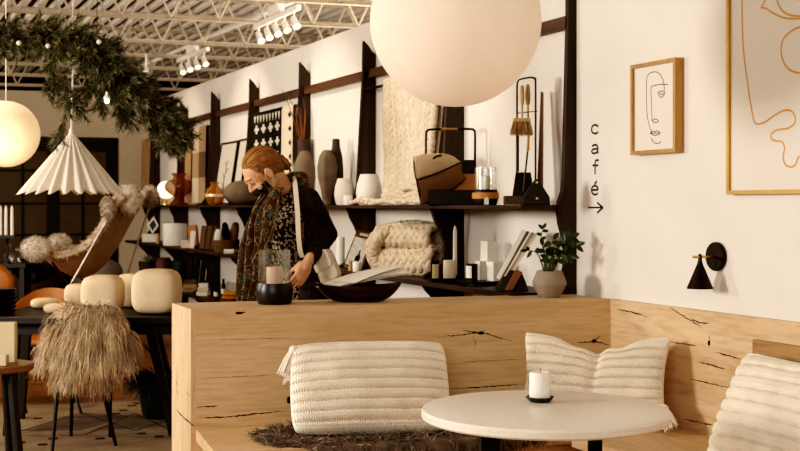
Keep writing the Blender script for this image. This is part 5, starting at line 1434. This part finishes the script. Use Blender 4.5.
mb = MB(); bq(mb, 0, 1, 0, 1, -.006, 0); mb.build('cover', M_brown, t, smooth=False)
mb = MB(); bq(mb, .02, .98, .02, .98, -.026, -.0062); mb.build('pages', M_card2, t, smooth=False)
mb = MB(); bq(mb, .07, .93, .05, .80, .0002, .0008); pg = mb.build('cover_picture', mat('cover_print', (.50, .47, .41), .6, var=.25, scale=25), t, smooth=False)
mb = MB(); mb.add([bk(a, b, .001) for a, b in ((.46, .18), (.76, .18), (.74, .3), (.66, .36), (.64, .48), (.58, .48), (.57, .36), (.48, .3))], [tuple(range(8))]); mb.build('picture_shape', M_blkcl, pg, smooth=False)
mb = MB(); bq(mb, .25, .75, .86, .93, .0002, .0008); mb.build('title_strip', M_cream, t, smooth=False)
lathe_thing('white_vase', 'slim white cylinder vase on the lower shelf just right of the woman', 'vase', 340.5, .24, ZL, [(.1, 0), (4.2, 0), (4.4, 2), (4.2, 30), (3.6, 30), (3.6, 26)], M_white)
q, mp = sp(357, .33, ZL); candle('short cream candle in front of the leaning picture book', q, 4.3*mp, 9.5*mp)
lathe_thing('small_ornament', 'tiny beige knob ornament left of the short cream candle', 'ornament', 350.5, .33, ZL, [(.1, 0), (2.2, 0), (2.2, 4), (1.2, 6), (2.0, 8.5), (.1, 10.5)], M_kraft, 14)
def jar(px, d, r, h, label):
    q, mp = sp(px, d, ZL); t = thing('candle_jar', label, 'candle', q)
    mb = MB(); mb.lathe([(.001, 0), (r*mp, 0), (r*mp, h*mp), (r*.85*mp, h*mp), (r*.85*mp, h*.85*mp), (.001, h*.85*mp)], q, 24); mb.build('jar', M_blkgl, t)
    mb = MB(); n = 12; vs = []
    for i in range(n+1):
        a = -PI*.72+PI*.52*i/n
        for z in (h*.18, h*.82): vs.append(q+V((r*1.015*mp*math.cos(a), r*1.015*mp*math.sin(a), z*mp)))
    mb.add(vs, [(2*i, 2*i+2, 2*i+3, 2*i+1) for i in range(n)]); mb.build('paper_label', M_card, t)
jar(435, .33, 4.4, 22, 'black candle jar with cream label at the right end of the chunky blanket')
q, mp = sp(449.5, .30, ZL)
t = thing('candle_plate', 'round black candle plate under the cream pillar candle on the lower shelf', 'candle holder', q)
mb = MB(); mb.lathe([(.001, 0), (6*mp, 0), (8.5*mp, 5*mp), (8*mp, 5.4*mp), (.001, 4.6*mp)], q, 28); mb.build('plate', M_blk, t)
candle('cream pillar candle on the black plate on the lower shelf', q+V((0, 0, 4.75*mp)), 6.4*mp, 18.5*mp, m=mat('cream_wax', (.70, .60, .45), .5, var=.03))
q, mp = sp(455, .20, ZL)
t = thing('taper_candle', 'tall white taper candle behind the cream pillar candle on the lower shelf', 'candle', q)
mb = MB(); mb.lathe([(.001, 0), (4*mp, 0), (4*mp, 2*mp), (2.6*mp, 3*mp), (2.6*mp, 6*mp), (.001, 6*mp)], q, 16); mb.build('holder', M_blk, t)
mb = MB(); mb.lathe([(2.2*mp, 5.5*mp), (2.0*mp, 50*mp), (1.0*mp, 55*mp), (.001, 56*mp)], q, 14); mb.build('wax', M_wax, t)
q, mp = sp(479, .20, ZL)
t = thing('round_tray', 'black round tray carrying a jar and white boxes on the lower shelf', 'tray', q)
mb = MB(); mb.lathe([(.001, 0), (15*mp, 0), (15*mp, 2*mp), (23*mp, 2.4*mp), (23.5*mp, 4*mp), (.001, 4*mp)], q, 40); mb.build('tray', M_blk, t)
ZT = ZL+4.1*mp
q0 = q; mp0 = mp
def onT(px, dz): return V((q0.x+(px-479)*mp0, q0.y+dz, ZT))
q = onT(471.5, -.03); t = thing('candle_jar', 'black glass jar with white label on the round tray', 'candle', q)
mb = MB(); r = 6*mp; mb.lathe([(.001, 0), (r, 0), (r, 17*mp), (r*.88, 17*mp), (r*.88, 14*mp), (.001, 14*mp)], q, 28); mb.build('jar', M_blkgl, t)
mb = MB(); vs = []
for i in range(9):
    a = -PI*.95+PI*.42*i/8
    for z in (3, 15): vs.append(q+V((r*1.015*math.cos(a), r*1.015*math.sin(a), z*mp)))
mb.add(vs, [(2*i, 2*i+2, 2*i+3, 2*i+1) for i in range(8)]); mb.build('paper_label', M_card2, t)
def cube(px, dz, w, h, Z, rot, label):
    p = onT(px, dz); p.z = Z; mb = MB(); mb.box(p+V((0, 0, h*mp/2)), (w*mp, w*mp, h*mp), rotz(rot)); tag(mb.build('candle_box', M_card2, None, p, smooth=False, bevel=.0015), label, 'box', 'white candle boxes on the round tray')
cube(482, .05, 9.5, 19, ZT, .5, 'white box left and behind under the top box on the round tray')
cube(494.5, -.02, 12.5, 19, ZT, .55, 'white box at the front right of the round tray')
cube(490, .055, 13, 20, ZT+19.05*mp, .5, 'white box stacked on top of the other boxes on the round tray')
# magazine rack
q, mp = sp(515, .215, ZL)
t = thing('magazine_rack', 'black and brown slanted magazine rack at the end of the lower shelf', 'magazine rack', q)
def mr(px, py, dz=0.): return V((q.x+(px-515)*mp, q.y+dz, ZL+(291.5-py)*mp))
def mprism(mb, pts, d0, d1): 
    n = len(pts); vs = [mr(x, y, d0) for x, y in pts]+[mr(x, y, d1) for x, y in pts]
    mb.add(vs, [tuple(range(n))[::-1], tuple(range(n, 2*n))]+[(i, (i+1) % n, n+(i+1) % n, n+i) for i in range(n)])
mb = MB(); mprism(mb, [(496, 291.5), (504, 278), (509, 271), (520, 273), (524, 282), (527, 291.5)], -.075, .085); mb.build('base', M_blkwood, t, smooth=False)
mb = MB(); mprism(mb, [(503, 291.2), (514, 270.5), (521, 273), (511, 291.2)], -.10, -.0755); mb.build('side_board', mat('rack_brown', (.20, .085, .035), .5), t, smooth=False, bevel=.004)
MG = [M_card2, M_book, M_card2, mat('grey_cover', (.30, .26, .22), .6), M_card, M_card2]
names = ['first magazine from the left in the slanted rack', 'second magazine from the left in the slanted rack', 'third magazine from the left in the slanted rack', 'fourth magazine from the left in the slanted rack', 'fifth magazine from the left in the slanted rack', 'rightmost pale magazine in the slanted rack']
for k in range(6):
    x = k*2.3
    mb = MB(); mprism(mb, [(497.5+x*1.12, 280.0-x*.62+.0), (523.5+x*1.05, 232.0+x*.28), (525.4+x*1.05, 232.5+x*.28), (499.4+x*1.12, 280.5-x*.62)], -.065, .075)
    tag(mb.build('magazine', MG[k], None, mr(503+x, 278, 0), smooth=False), names[k], 'magazine', 'magazines in the rack')

# ---------------------------------------------------------------- on the bench top
def pt_(px, back=.5):
    """point on top of the panel at pixel column px"""
    a = (px-400)/F; o = A0+WD*TH_P*back; k = (a*o.y-o.x)/(PD.x-a*PD.y); p = o+PD*k; p.z = PTOP; return p
q = pt_(274.5, .5); mp = q.y/F
hur('candle_lantern', 'glass hurricane lantern with round black base on the bench back', q, mp, 18.5, 21, 33, mat('black_base', (.016, .013, .012), .35), 8.2, 18, cl='pink-cream candle burning low inside the hurricane lantern on the bench back', cm=mat('pink_wax', (.72, .52, .40), .5, sss=.2, emit=.05, ecol=(1, .6, .35)))
q = pt_(358, .5); mp = q.y/F
M_dwood = wood('dark_bowl_wood', (.030, .015, .008), (.012, .006, .004), axis=0, rough=.2, ring=14)
t = thing('wooden_bowl', 'dark polished wooden boat-shaped bowl with leaflets on the bench back', 'bowl', q)
mb = MB()
def bowl(u, v):
    a = 2*PI*u; A, B = 45*mp, .10
    if v < .5: k = v/.5; r = math.sin(k*PI/2)**.75 if k > 0 else 0; r = lerp(.32, 1, k**.6); z = 17*mp*k**1.6
    else: k = (1-v)/.5; r = lerp(.25, .96, k**.6); z = 17*mp*k**1.6*.97+.008*(1-k)
    if v in (0, 1): r = .001 if v == 1 else r
    rise = .016*abs(math.cos(a))**3*r
    return q+V((A*r*math.cos(a), B*r*math.sin(a), z+rise*k))
mb.grid(bowl, 64, 24, cu=True); mb.lathe([(.001, .0), (.32, .0)], q, 4) if False else None
k0 = len(mb.v); ring = [bowl(i/64, 0) for i in range(64)]; mb.add(ring, [tuple(range(64))])
mb.build('body', M_dwood, t)
M_leaf = mat('leaflet_paper', (.76, .70, .61), .6, var=.03)
for k, (pts, lb) in enumerate(((((-42, 16.5), (33, 34), (45, 29), (-25, 15.8)), 'lowest'), (((-36, 18.5), (36, 36), (52, 30), (-17, 16.8)), 'middle'), (((-28, 20), (20, 33), (46, 35), (-2, 18.5)), 'top'))):
    mb = MB(); dz = [-.03, .05, .02, -.065]; off = .006*k
    vs = []
    def lf(u, v):
        a, b, c, d = [q+V((x*mp, dz[i], y*mp*.93+off)) for i, (x, y) in enumerate(pts)]
        p = lerp(lerp(a, b, u), lerp(d, c, u), v); return p+V((0, 0, .006*math.sin(u*PI)*(1 if k else .3)))
    mb.sheet(lf, 10, 4, .003); tag(mb.build('leaflet', M_leaf, None, None), lb+' white leaflet sticking out of the dark wooden bowl', 'leaflet', 'leaflets in the wooden bowl')
# zz plant
q = pt_(549.5, .5); mp = q.y/F
t = thing('potted_plant', 'glossy green leafy plant in a grey faceted pot on the bench corner', 'plant', q)
M_conc = mat('grey_concrete', (.27, .225, .175), .85, var=.08, scale=30, bump=.1)
mb = MB(); mb.lathe([(.001, 0), (10*mp, 0), (11*mp, 1*mp), (17.3*mp, 13.5*mp), (17*mp, 16*mp), (12.5*mp, 26.5*mp), (11.5*mp, 26.5*mp), (11.5*mp, 24*mp), (.001, 23*mp)], q, 40); mb.build('pot', M_conc, t, angle=.35)
M_lf = mat('glossy_leaf', (.030, .050, .014), .35, var=.35, scale=14, island=.4, spec=.5)
M_st = mat('plant_stem', (.06, .075, .025), .6)
rnd = random.Random(8)
mbs, mbl = MB(), MB()
def leaf(p, d, L, w):
    d = V(d).normalized(); s = d.cross(V((rnd.gauss(0, .3), -1, rnd.gauss(0, .4)))).normalized(); nn = s.cross(d); vs = []; fs = []; n = 6
    for i in range(n+1):
        t_ = i/n; ww = w*math.sin(PI*t_**.85)**.8*.5 if 0 < t_ < 1 else .0008; c = p+d*L*t_-nn*L*.18*t_*t_*0+V((0, 0, -.15*L*t_*t_))
        vs += [c-s*ww+nn*ww*.3, c, c+s*ww+nn*ww*.3]
    for i in range(n): fs += [(3*i, 3*i+1, 3*i+4, 3*i+3), (3*i+1, 3*i+2, 3*i+5, 3*i+4)]
    mbl.add(vs, fs)
def zstem(pts, dy, leaves, L=.047):
    path = smooth_path([q+V(((x-549.5)*mp, dy*i/len(pts), (298-y)*mp)) for i, (x, y) in enumerate(pts)], 5)
    mbs.tube(path, [.0042*(1-.6*i/len(path)) for i in range(len(path))], 6)
    for k, t_ in enumerate(leaves):
        f = t_*(len(path)-1); j = min(int(f), len(path)-2); b = lerp(path[j], path[j+1], f-j); ax = (path[j+1]-path[j]).normalized()
        sd = ax.cross(V((0, 1, 0))).normalized()*(1 if k % 2 else -1)
        leaf(b, ax*.55+sd*.9+V((0, rnd.gauss(0, .5), 0)), L*rnd.uniform(.8, 1.15), L*.52)
    leaf(path[-1], path[-1]-path[-3], L, L*.5)
zstem([(545, 273), (544, 255), (541, 238), (543, 229)], -.02, [.62, .72, .86, .95], .034)
zstem([(548, 273), (552, 258), (560, 247), (572, 238)], .02, [.3, .42, .52, .62, .7, .78, .86, .93, .98])
zstem([(550, 273), (556, 262), (566, 252), (576, 246)], -.03, [.35, .45, .55, .65, .75, .85, .95])
zstem([(547, 273), (546, 262), (548, 250), (553, 240)], -.04, [.3, .42, .52, .62, .7, .78, .86, .94])
zstem([(544, 273), (541, 262), (536, 253), (527, 251)], -.02, [.66, .82, .93], .036)
zstem([(549, 273), (550, 264), (545, 254), (542, 246)], -.05, [.3, .45, .6, .75, .9])
zstem([(551, 273), (554, 262), (560, 256), (569, 256)], -.05, [.4, .55, .7, .85, .95])
zstem([(552, 273), (558, 262), (566, 244), (569, 236)], .04, [.5, .65, .8, .92])
mbs.build('stem', M_st, t); mbl.build('foliage', M_lf, t, smooth=True)
# ================================================================ the woman browsing at the shelf
M_skin = mat('skin', (.58, .33, .20), .5, var=.06, scale=20, sss=.15)
M_hair = mat('auburn_hair', (.29, .14, .05), .42, var=.3, scale=30, island=.5, spec=.5)
M_coat = mat('black_knit_coat', (.044, .036, .030), .95, var=.3, scale=40, bump=.3, bscale=160, spec=.15)
M_trs = mat('black_trousers', (.012, .011, .011), .9)
M_mask = mat('dark_floral_mask', (.030, .026, .024), .8, var=.8, scale=60)
M_dress = None
def pattern_mat(name, cols, scale, rough=.9):
    m = mat(name, cols[0], rough, bump=.2, bscale=200, spec=.1); nt = m.node_tree; N = nt.nodes; L = nt.links
    tc = N.new('ShaderNodeTexCoord'); v = N.new('ShaderNodeTexVoronoi'); v.inputs['Scale'].default_value = scale
    n = N.new('ShaderNodeTexNoise'); n.inputs['Scale'].default_value = scale*.45; n.inputs['Detail'].default_value = 4; n.inputs['Distortion'].default_value = 1.2
    L.new(tc.outputs['Object'], n.inputs['Vector']); L.new(tc.outputs['Object'], v.inputs['Vector'])
    ad = N.new('ShaderNodeMath'); ad.operation = 'MULTIPLY_ADD'; ad.inputs[1].default_value = .55; L.new(v.outputs['Distance'], ad.inputs[0]); 
    ml = N.new('ShaderNodeMath'); ml.operation = 'MULTIPLY'; ml.inputs[1].default_value = .75; L.new(n.outputs['Fac'], ml.inputs[0]); L.new(ml.outputs[0], ad.inputs[2])
    r = N.new('ShaderNodeValToRGB'); r.color_ramp.interpolation = 'CONSTANT'; e = r.color_ramp.elements
    k = len(cols); e[0].color = (*cols[0], 1); e[0].position = 0; e[1].color = (*cols[1], 1); e[1].position = .40
    for i in range(2, k): q = e.new(.40+.30*(i-1)/(k-1)); q.color = (*cols[i], 1)
    L.new(ad.outputs[0], r.inputs['Fac']); L.new(r.outputs['Color'], N['Principled BSDF'].inputs['Base Color']); return m
M_scarf = pattern_mat('paisley_scarf', [(.03, .022, .017), (.12, .078, .045), (.075, .20, .18), (.15, .098, .057), (.045, .033, .025), (.32, .235, .15), (.10, .066, .04)], 27)
M_dress = pattern_mat('patterned_top', [(.02, .016, .014), (.40, .32, .22), (.03, .022, .018), (.45, .36, .26), (.025, .02, .016)], 70)
ZP = 6.5; UP = V((0, 0, 1))
O = V(((290-400)/F*ZP, ZP, 0))
f_ = V((-.75, -.66, 0)).normalized(); l_ = V((.66, -.75, 0)).normalized()
def Q(px, py, dy): return P(px, py, ZP)+V((0, dy, 0))
def B(ff, ll, z): return O+f_*ff+l_*ll+UP*z
wm = thing('person', 'woman with auburn bun, dark face mask, patterned scarf and black coat browsing the wall shelf', 'person', O, math.atan2(f_.y, f_.x))
def loft(mb, secs, n=28):
    """secs: (z, f offset, l offset, half l, half f)"""
    vs = []; fs = []
    for (z, cf, cl_, hl, hf_) in secs:
        for j in range(n):
            a = 2*PI*j/n; ca, sa = math.cos(a), math.sin(a)
            e = 2/2.5; vs.append(B(cf+hf_*math.copysign(abs(ca)**e, ca), cl_+hl*math.copysign(abs(sa)**e, sa), z))
    k = len(secs)
    for i in range(k-1):
        for j in range(n): fs.append((i*n+j, i*n+(j+1) % n, (i+1)*n+(j+1) % n, (i+1)*n+j))
    fs.append(tuple(range(n))[::-1]); fs.append(tuple((k-1)*n+j for j in range(n)))
    mb.add(vs, fs)
NB = B(.02, 0, 1.45)
SL = B(0, .165, 1.425); SR = B(0, -.165, 1.425)
EL = O+V((.202, -.015, 1.245)); WL = O+V((.115, -.185, 1.125))
ER = B(-.05, -.215, 1.17); WR = B(.0, -.20, .95)
# head frame
hx = V((-.93, -.37, 0)).normalized(); pitch = math.radians(46)
hf = (hx*math.cos(pitch)-UP*math.sin(pitch)).normalized(); hl = UP.cross(hx).normalized(); hu = hf.cross(hl).normalized()
Hc = Q(264, 171, -.13)
HM = Matrix((hf, hl, hu)).transposed()
def H(x, y, z): return Hc+HM @ V((x, y, z))
mb = MB()
mb.ell(Hc, (.096, .073, .098), HM, 24, 16)
mb.ell(H(.030, 0, -.055), (.062, .058, .058), HM); mb.ell(H(.062, 0, -.100), (.026, .026, .022), HM)
mb.ell(H(.02, .03, -.075), (.045, .028, .036), HM); mb.ell(H(.02, -.03, -.075), (.045, .028, .036), HM)
mb.ell(H(.066, .033, -.045), (.026, .024, .026), HM); mb.ell(H(.066, -.033, -.045), (.026, .024, .026), HM)
mb.ell(H(.082, 0, .018), (.016, .045, .014), HM)
mb.cap_tube(H(.090, 0, .002), H(.112, 0, -.036), .008, .012); mb.ell(H(.100, .010, -.042), .009); mb.ell(H(.100, -.010, -.042), .009)
mb.ell(H(.088, 0, -.066), (.012, .022, .007), HM); mb.ell(H(.086, 0, -.079), (.012, .019, .007), HM)
for s in (-1, 1):
    mb.ell(H(-.006, s*.077, -.022), (.019, .008, .031), HM); mb.ell(H(.0, s*.074, -.046), (.011, .008, .012), HM)
mb.cap_tube(H(-.035, 0, -.06), NB+V((0, 0, -.01)), .052, .056); mb.cap_tube(H(.0, 0, -.075), B(.05, 0, 1.43), .045, .05)
body_secs = [(.86, 0, 0, .16, .115), (.95, 0, 0, .165, .12), (1.05, 0, 0, .135, .10), (1.15, -.01, 0, .125, .09), (1.28, -.01, 0, .135, .095), (1.38, -.01, 0, .135, .085), (1.44, 0, 0, .10, .065), (1.47, 0, 0, .06, .055)]
loft(mb, body_secs)
def arm(mb, S, E, Wr, k=0.):
    mb.cap_tube(S, E, .046+k, .040+k); mb.cap_tube(E, Wr, .041+k, .027+k*.8)
arm(mb, SL, EL, WL); arm(mb, SR, ER, WR)
def hand(mb, Wr, hd, thumb, bend, curl=.5):
    hd = V(hd).normalized(); hs = V(thumb); hs = (hs-hd*hs.dot(hd)).normalized(); hn = hd.cross(hs).normalized()
    if hn.dot(V(bend)) < 0: hn = -hn         # palm side
    Mx = Matrix((hd, hs, hn)).transposed()
    mb.rbox(Wr+hd*.052, (.105, .078, .030), 0, Mx, 3, 5); mb.cap_tube(Wr-hd*.03, Wr+hd*.03, .026, .028)
    for i, (off, L) in enumerate(((.029, .070), (.010, .079), (-.010, .074), (-.029, .058))):
        p = Wr+hd*.092+hs*off; d = hd+hs*off*3; d.normalize(); a = curl*(.6+.25*i)
        for seg, fr in enumerate((.45, .32, .25)):
            d = (d*math.cos(a*.6)+hn*math.sin(a*.6)).normalized(); q = p+d*L*fr; mb.cap_tube(p, q, .0088-.0009*seg, .0080-.0009*seg, 10); p = q
    p = Wr+hd*.025+hs*.030+hn*.006; d = (hd*.95+hs*.30+hn*.35).normalized()
    for seg, L in enumerate((.042, .032, .026)):
        q = p+d*L; mb.cap_tube(p, q, .0125-.0015*seg, .0108-.0015*seg, 10); p = q; d = (d+hd*.35+hn*.12).normalized()
hand(mb, WL+V((-.008, -.012, -.012)), V((-.055, -.055, -.115)), f_+V((-.3, 0, .2)), V((.1, 1, -.1)), .8)
hand(mb, WR, V((-.1, -.1, -.6)), f_, -(-l_), .4)
for s in (-1, 1):
    hip = B(0, s*.085, .90); knee = B(.02, s*.09, .50); ank = B(-.01, s*.09, .09)
    mb.cap_tube(hip, knee, .085, .055); mb.cap_tube(knee, ank, .055, .036); mb.cap_tube(ank-UP*.03, B(.13, s*.10, .03), .036, .026)
mb.build('body', M_skin, wm, remesh=.0052, lap=4)
for s in (-1, 1):
    mb = MB(); mb.ell(H(.0835, s*.031, -.006), .0115); e = mb.build('eye', mat('eye_white', (.5, .42, .36), .3), wm)
    mb = MB(); mb.ell(H(.0915, s*.032, -.010), .0055); mb.build('iris', M_blk, e)
    mb = MB(); mb.sheet(lambda u, v: H(.0845+.011*math.sin(PI*(.35+.3*v)), s*.031+(u-.5)*.026, .010-v*.016), 8, 5, .002); mb.build('eyelid', M_skin, wm)
    mb = MB(); mb.tube([H(.095, s*.014, .016), H(.093, s*.030, .021), H(.083, s*.047, .015)], [.0022, .0028, .0015], 6); mb.build('eyebrow', M_hair, wm)
# mask with ear loops
mb = MB()
def mk(u, v):
    a = lerp(-1.32, 1.32, u); z = lerp(-.034, -.118, v); w = math.cos(a)
    rx = .098+.024*math.exp(-((z+.045)/.03)**2)*max(0, w)**4-.02*max(0, (-.085-z)/.033)**1.5
    return H(.012+(rx-.012)*w, .068*math.sin(a)*(1-.25*max(0, (-.07-z)/.05)), z+.018*(1-w)*(-.2+1.1*v)-.004)
mb.sheet(mk, 30, 14, .003); ms = mb.build('face_mask', M_mask, wm)
for s in (-1, 1):
    mb = MB(); mb.tube(smooth_path([H(.034, s*.068, -.040), H(.018, s*.079, -.018), H(.002, s*.084, .000), H(-.014, s*.083, -.016), H(-.006, s*.081, -.044), H(.028, s*.066, -.095)], 5), .0012, 6); mb.build('ear_loop', M_card2, ms)
# hair
mb = MB()
mb.ell(H(-.020, 0, .013), (.100, .080, .098), HM, 28, 20); mb.ell(H(-.062, 0, -.030), (.058, .066, .060), HM)
mb.build('hair', M_hair, wm, remesh=.005, lap=3)
mb = MB(); rnd = random.Random(3)
bun = H(-.108, -.006, -.058)
for i in range(110):
    b = lerp(-1.75, 1.75, (i+.5)/110)+rnd.gauss(0, .02)
    st = V((math.cos(b)*.80 if abs(b) < 1.2 else .29-.25*(abs(b)-1.2), math.sin(b), .62-.50*abs(b)**1.3*.52)).normalized()
    en = V((-.93, rnd.gauss(0, .10), -.33+rnd.gauss(0, .08))).normalized(); pts = []
    mid = (st+en); mid = mid.normalized() if mid.length > .2 else UP
    mid = (mid+V((0, math.sin(b)*.35, .30*math.cos(b)))).normalized()
    for k in range(13):
        t = k/12; d = (st*(1-t)**2+mid*2*t*(1-t)*1.1+en*t*t).normalized(); k2 = 1.015+rnd.random()*.012
        pts.append(H(-.020+d.x*.101*k2, d.y*.081*k2, .012+d.z*.099*k2))
    mb.tube(pts, [.0018]+[.0042]*11+[.003], 5)
for k in range(36):
    a0 = rnd.uniform(0, 6.28); tilt = rnd.uniform(-.7, .7); R = rnd.uniform(.022, .043); pts = []
    for j in range(12):
        a = a0+j*.42; p = V((math.sin(tilt)*R*math.sin(a)*.8, math.cos(a)*R, math.sin(a)*R*math.cos(tilt))); pts.append(bun+HM @ (p+V((rnd.gauss(-.004, .002), 0, 0))))
    mb.tube(pts, .0048, 5)
mb.ell(bun, (.033, .035, .035), HM)
for i in range(24):
    s = rnd.choice((-1, 1)); p = H(rnd.uniform(-.02, .06), s*.075, rnd.uniform(-.02, .05)); mb.tube([p, p+V((rnd.gauss(0, .01), rnd.gauss(0, .01), -.03)), p+V((rnd.gauss(.01, .015), rnd.gauss(0, .01), -.055))], [.0012, .001, .0006], 4)
mb.build('hair_strands', M_hair, wm)
# clothes
mb = MB(); loft(mb, [(.74, .0, 0, .19, .15), (.95, .0, 0, .185, .145), (1.08, .012, 0, .16, .128), (1.2, .02, 0, .165, .132), (1.32, .025, 0, .17, .132), (1.40, .015, 0, .15, .112), (1.455, .01, 0, .10, .085)])
mb.build('patterned_top', M_dress, wm, remesh=.008, lap=5)
mb = MB(); sh_f, sh_l = -.045, .028
loft(mb, [(.52, sh_f, sh_l, .235, .165), (.8, sh_f, sh_l, .222, .158), (1.0, sh_f, sh_l, .19, .145), (1.12, sh_f, sh_l-.01, .165, .138), (1.25, sh_f, sh_l-.01, .168, .140), (1.36, sh_f, sh_l-.015, .178, .132), (1.425, sh_f+.01, sh_l-.02, .155, .105), (1.46, sh_f, 0, .11, .085), (1.485, sh_f, 0, .075, .07)])
mb.cap_tube(SL+V((0, 0, -.012)), EL, .064, .049); mb.cap_tube(EL, WL+(EL-WL)*.10, .048, .039)
mb.cap_tube(SR+V((0, 0, -.012)), ER, .073, .063); mb.cap_tube(ER, WR+(ER-WR)*.10, .062, .046)
mb.cap_tube(SL, B(-.01, .06, 1.45), .060, .058); mb.cap_tube(SR, B(-.01, -.06, 1.45), .065, .06)
mb.build('coat', M_coat, wm, remesh=.009, lap=5, noisy=.004)
mb = MB()
for s in (-1, 1): mb.cap_tube(B(0, s*.085, .88), B(.02, s*.09, .50), .10, .072); mb.cap_tube(B(.02, s*.09, .50), B(-.01, s*.09, .12), .072, .055)
loft(mb, [(.78, 0, 0, .175, .13), (.98, 0, 0, .17, .125)])
mb.build('trousers', M_trs, wm, remesh=.009, lap=4)
for s in (-1, 1):
    mb = MB(); mb.cap_tube(B(-.03, s*.09, .10), B(-.03, s*.09, .05), .058, .052); mb.cap_tube(B(-.035, s*.09, .045), B(.15, s*.105, .036), .046, .038)
    for q in range(len(mb.v)): mb.v[q].z = max(mb.v[q].z, .0)
    mb.build('boot', M_blk, wm, remesh=.007, lap=3)
# scarf: folds round the neck and two hanging tails
mb = MB()
for k in range(5):
    pts = []; rr = [.074, .083, .090, .080, .094][k]; zz = [1.482, 1.462, 1.438, 1.450, 1.420][k]
    for j in range(32):
        a = 2*PI*j/32; bump_ = .008*math.sin(3*a+k*2)
        pts.append(B(.012+(rr+bump_)*math.cos(a)*.95, (rr+bump_)*math.sin(a)*1.08, zz-.075*math.cos(a)+.010*math.sin(2*a+k)))
    mb.tube(pts, [.021+.005*math.sin(5*i*.2+k) for i in range(32)], 10, closed=True)
def tail(pts, ws_, dep, folds, ph):
    path = smooth_path(pts, 8); n = len(path)
    def fn(u, v):
        ff = v*(n-1); j = min(int(ff), n-2); c = lerp(path[j], path[j+1], ff-j); w = pw(ws_, v)
        x = (u-.5)*w; return c+V((x*.9, 0, 0))+l_*x*.15+f_*(dep*math.sin(u*PI*folds+ph+v*2)+.012*math.cos((u-.5)*PI))+V((.012*math.sin(v*9+u*3), 0, 0))
    mb.sheet(fn, 30, 46, .008)
tail([Q(272, 195, -.20), Q(266, 206, -.18), Q(260, 230, -.15), Q(254, 265, -.14), Q(249, 302, -.14), Q(248, 325, -.14)], [(0, .05), (.15, .07), (.5, .085), (1, .095)], .020, 5, 0)
tail([Q(281, 188, -.22), Q(280, 200, -.25), Q(275, 215, -.26), Q(269, 240, -.25), Q(265, 262, -.245)], [(0, .06), (.3, .085), (1, .09)], .016, 4, 1)
M_sc = mb.build('scarf', M_scarf, wm)
# shoulder bag
M_bag = mat('cream_leather_bag', (.58, .50, .39), .6, var=.06)
bc = O+V((.150, -.10, 1.065))
bag = thing('shoulder_bag', 'cream shoulder bag with a long strap held under the arm of the woman', 'bag', bc)
Mb = rotz(-.35) @ roty(-.42)
mb = MB(); mb.rbox(bc, (.22, .065, .17), 0, Mb, 7, 7); mb.build('bag_body', M_bag, bag)
mb = MB(); mb.rbox(bc+Mb @ V((0, -.034, .035)), (.205, .012, .10), 0, Mb, 7, 5); mb.build('flap', M_bag, bag)
mb = MB(); pts = smooth_path([Q(293, 181, .06), Q(295, 178.5, -.04), Q(298, 184, -.185), Q(300, 198, -.232), Q(301.5, 215, -.24), Q(302, 232, -.232), Q(303, 248, -.20), Q(305, 256, -.17)], 6); vs = []; fs = []
for i, p in enumerate(pts):
    tg = (pts[min(i+1, len(pts)-1)]-pts[max(i-1, 0)]).normalized(); sd = tg.cross(V((-.2, -1, 0))).normalized()*.0125; th = tg.cross(sd).normalized()*.002
    vs += [p-sd-th, p+sd-th, p+sd+th, p-sd+th]
for i in range(len(pts)-1):
    for j in range(4): fs.append((i*4+j, i*4+(j+1) % 4, (i+1)*4+(j+1) % 4, (i+1)*4+j))
mb.add(vs, fs); mb.build('strap', M_bag, bag)
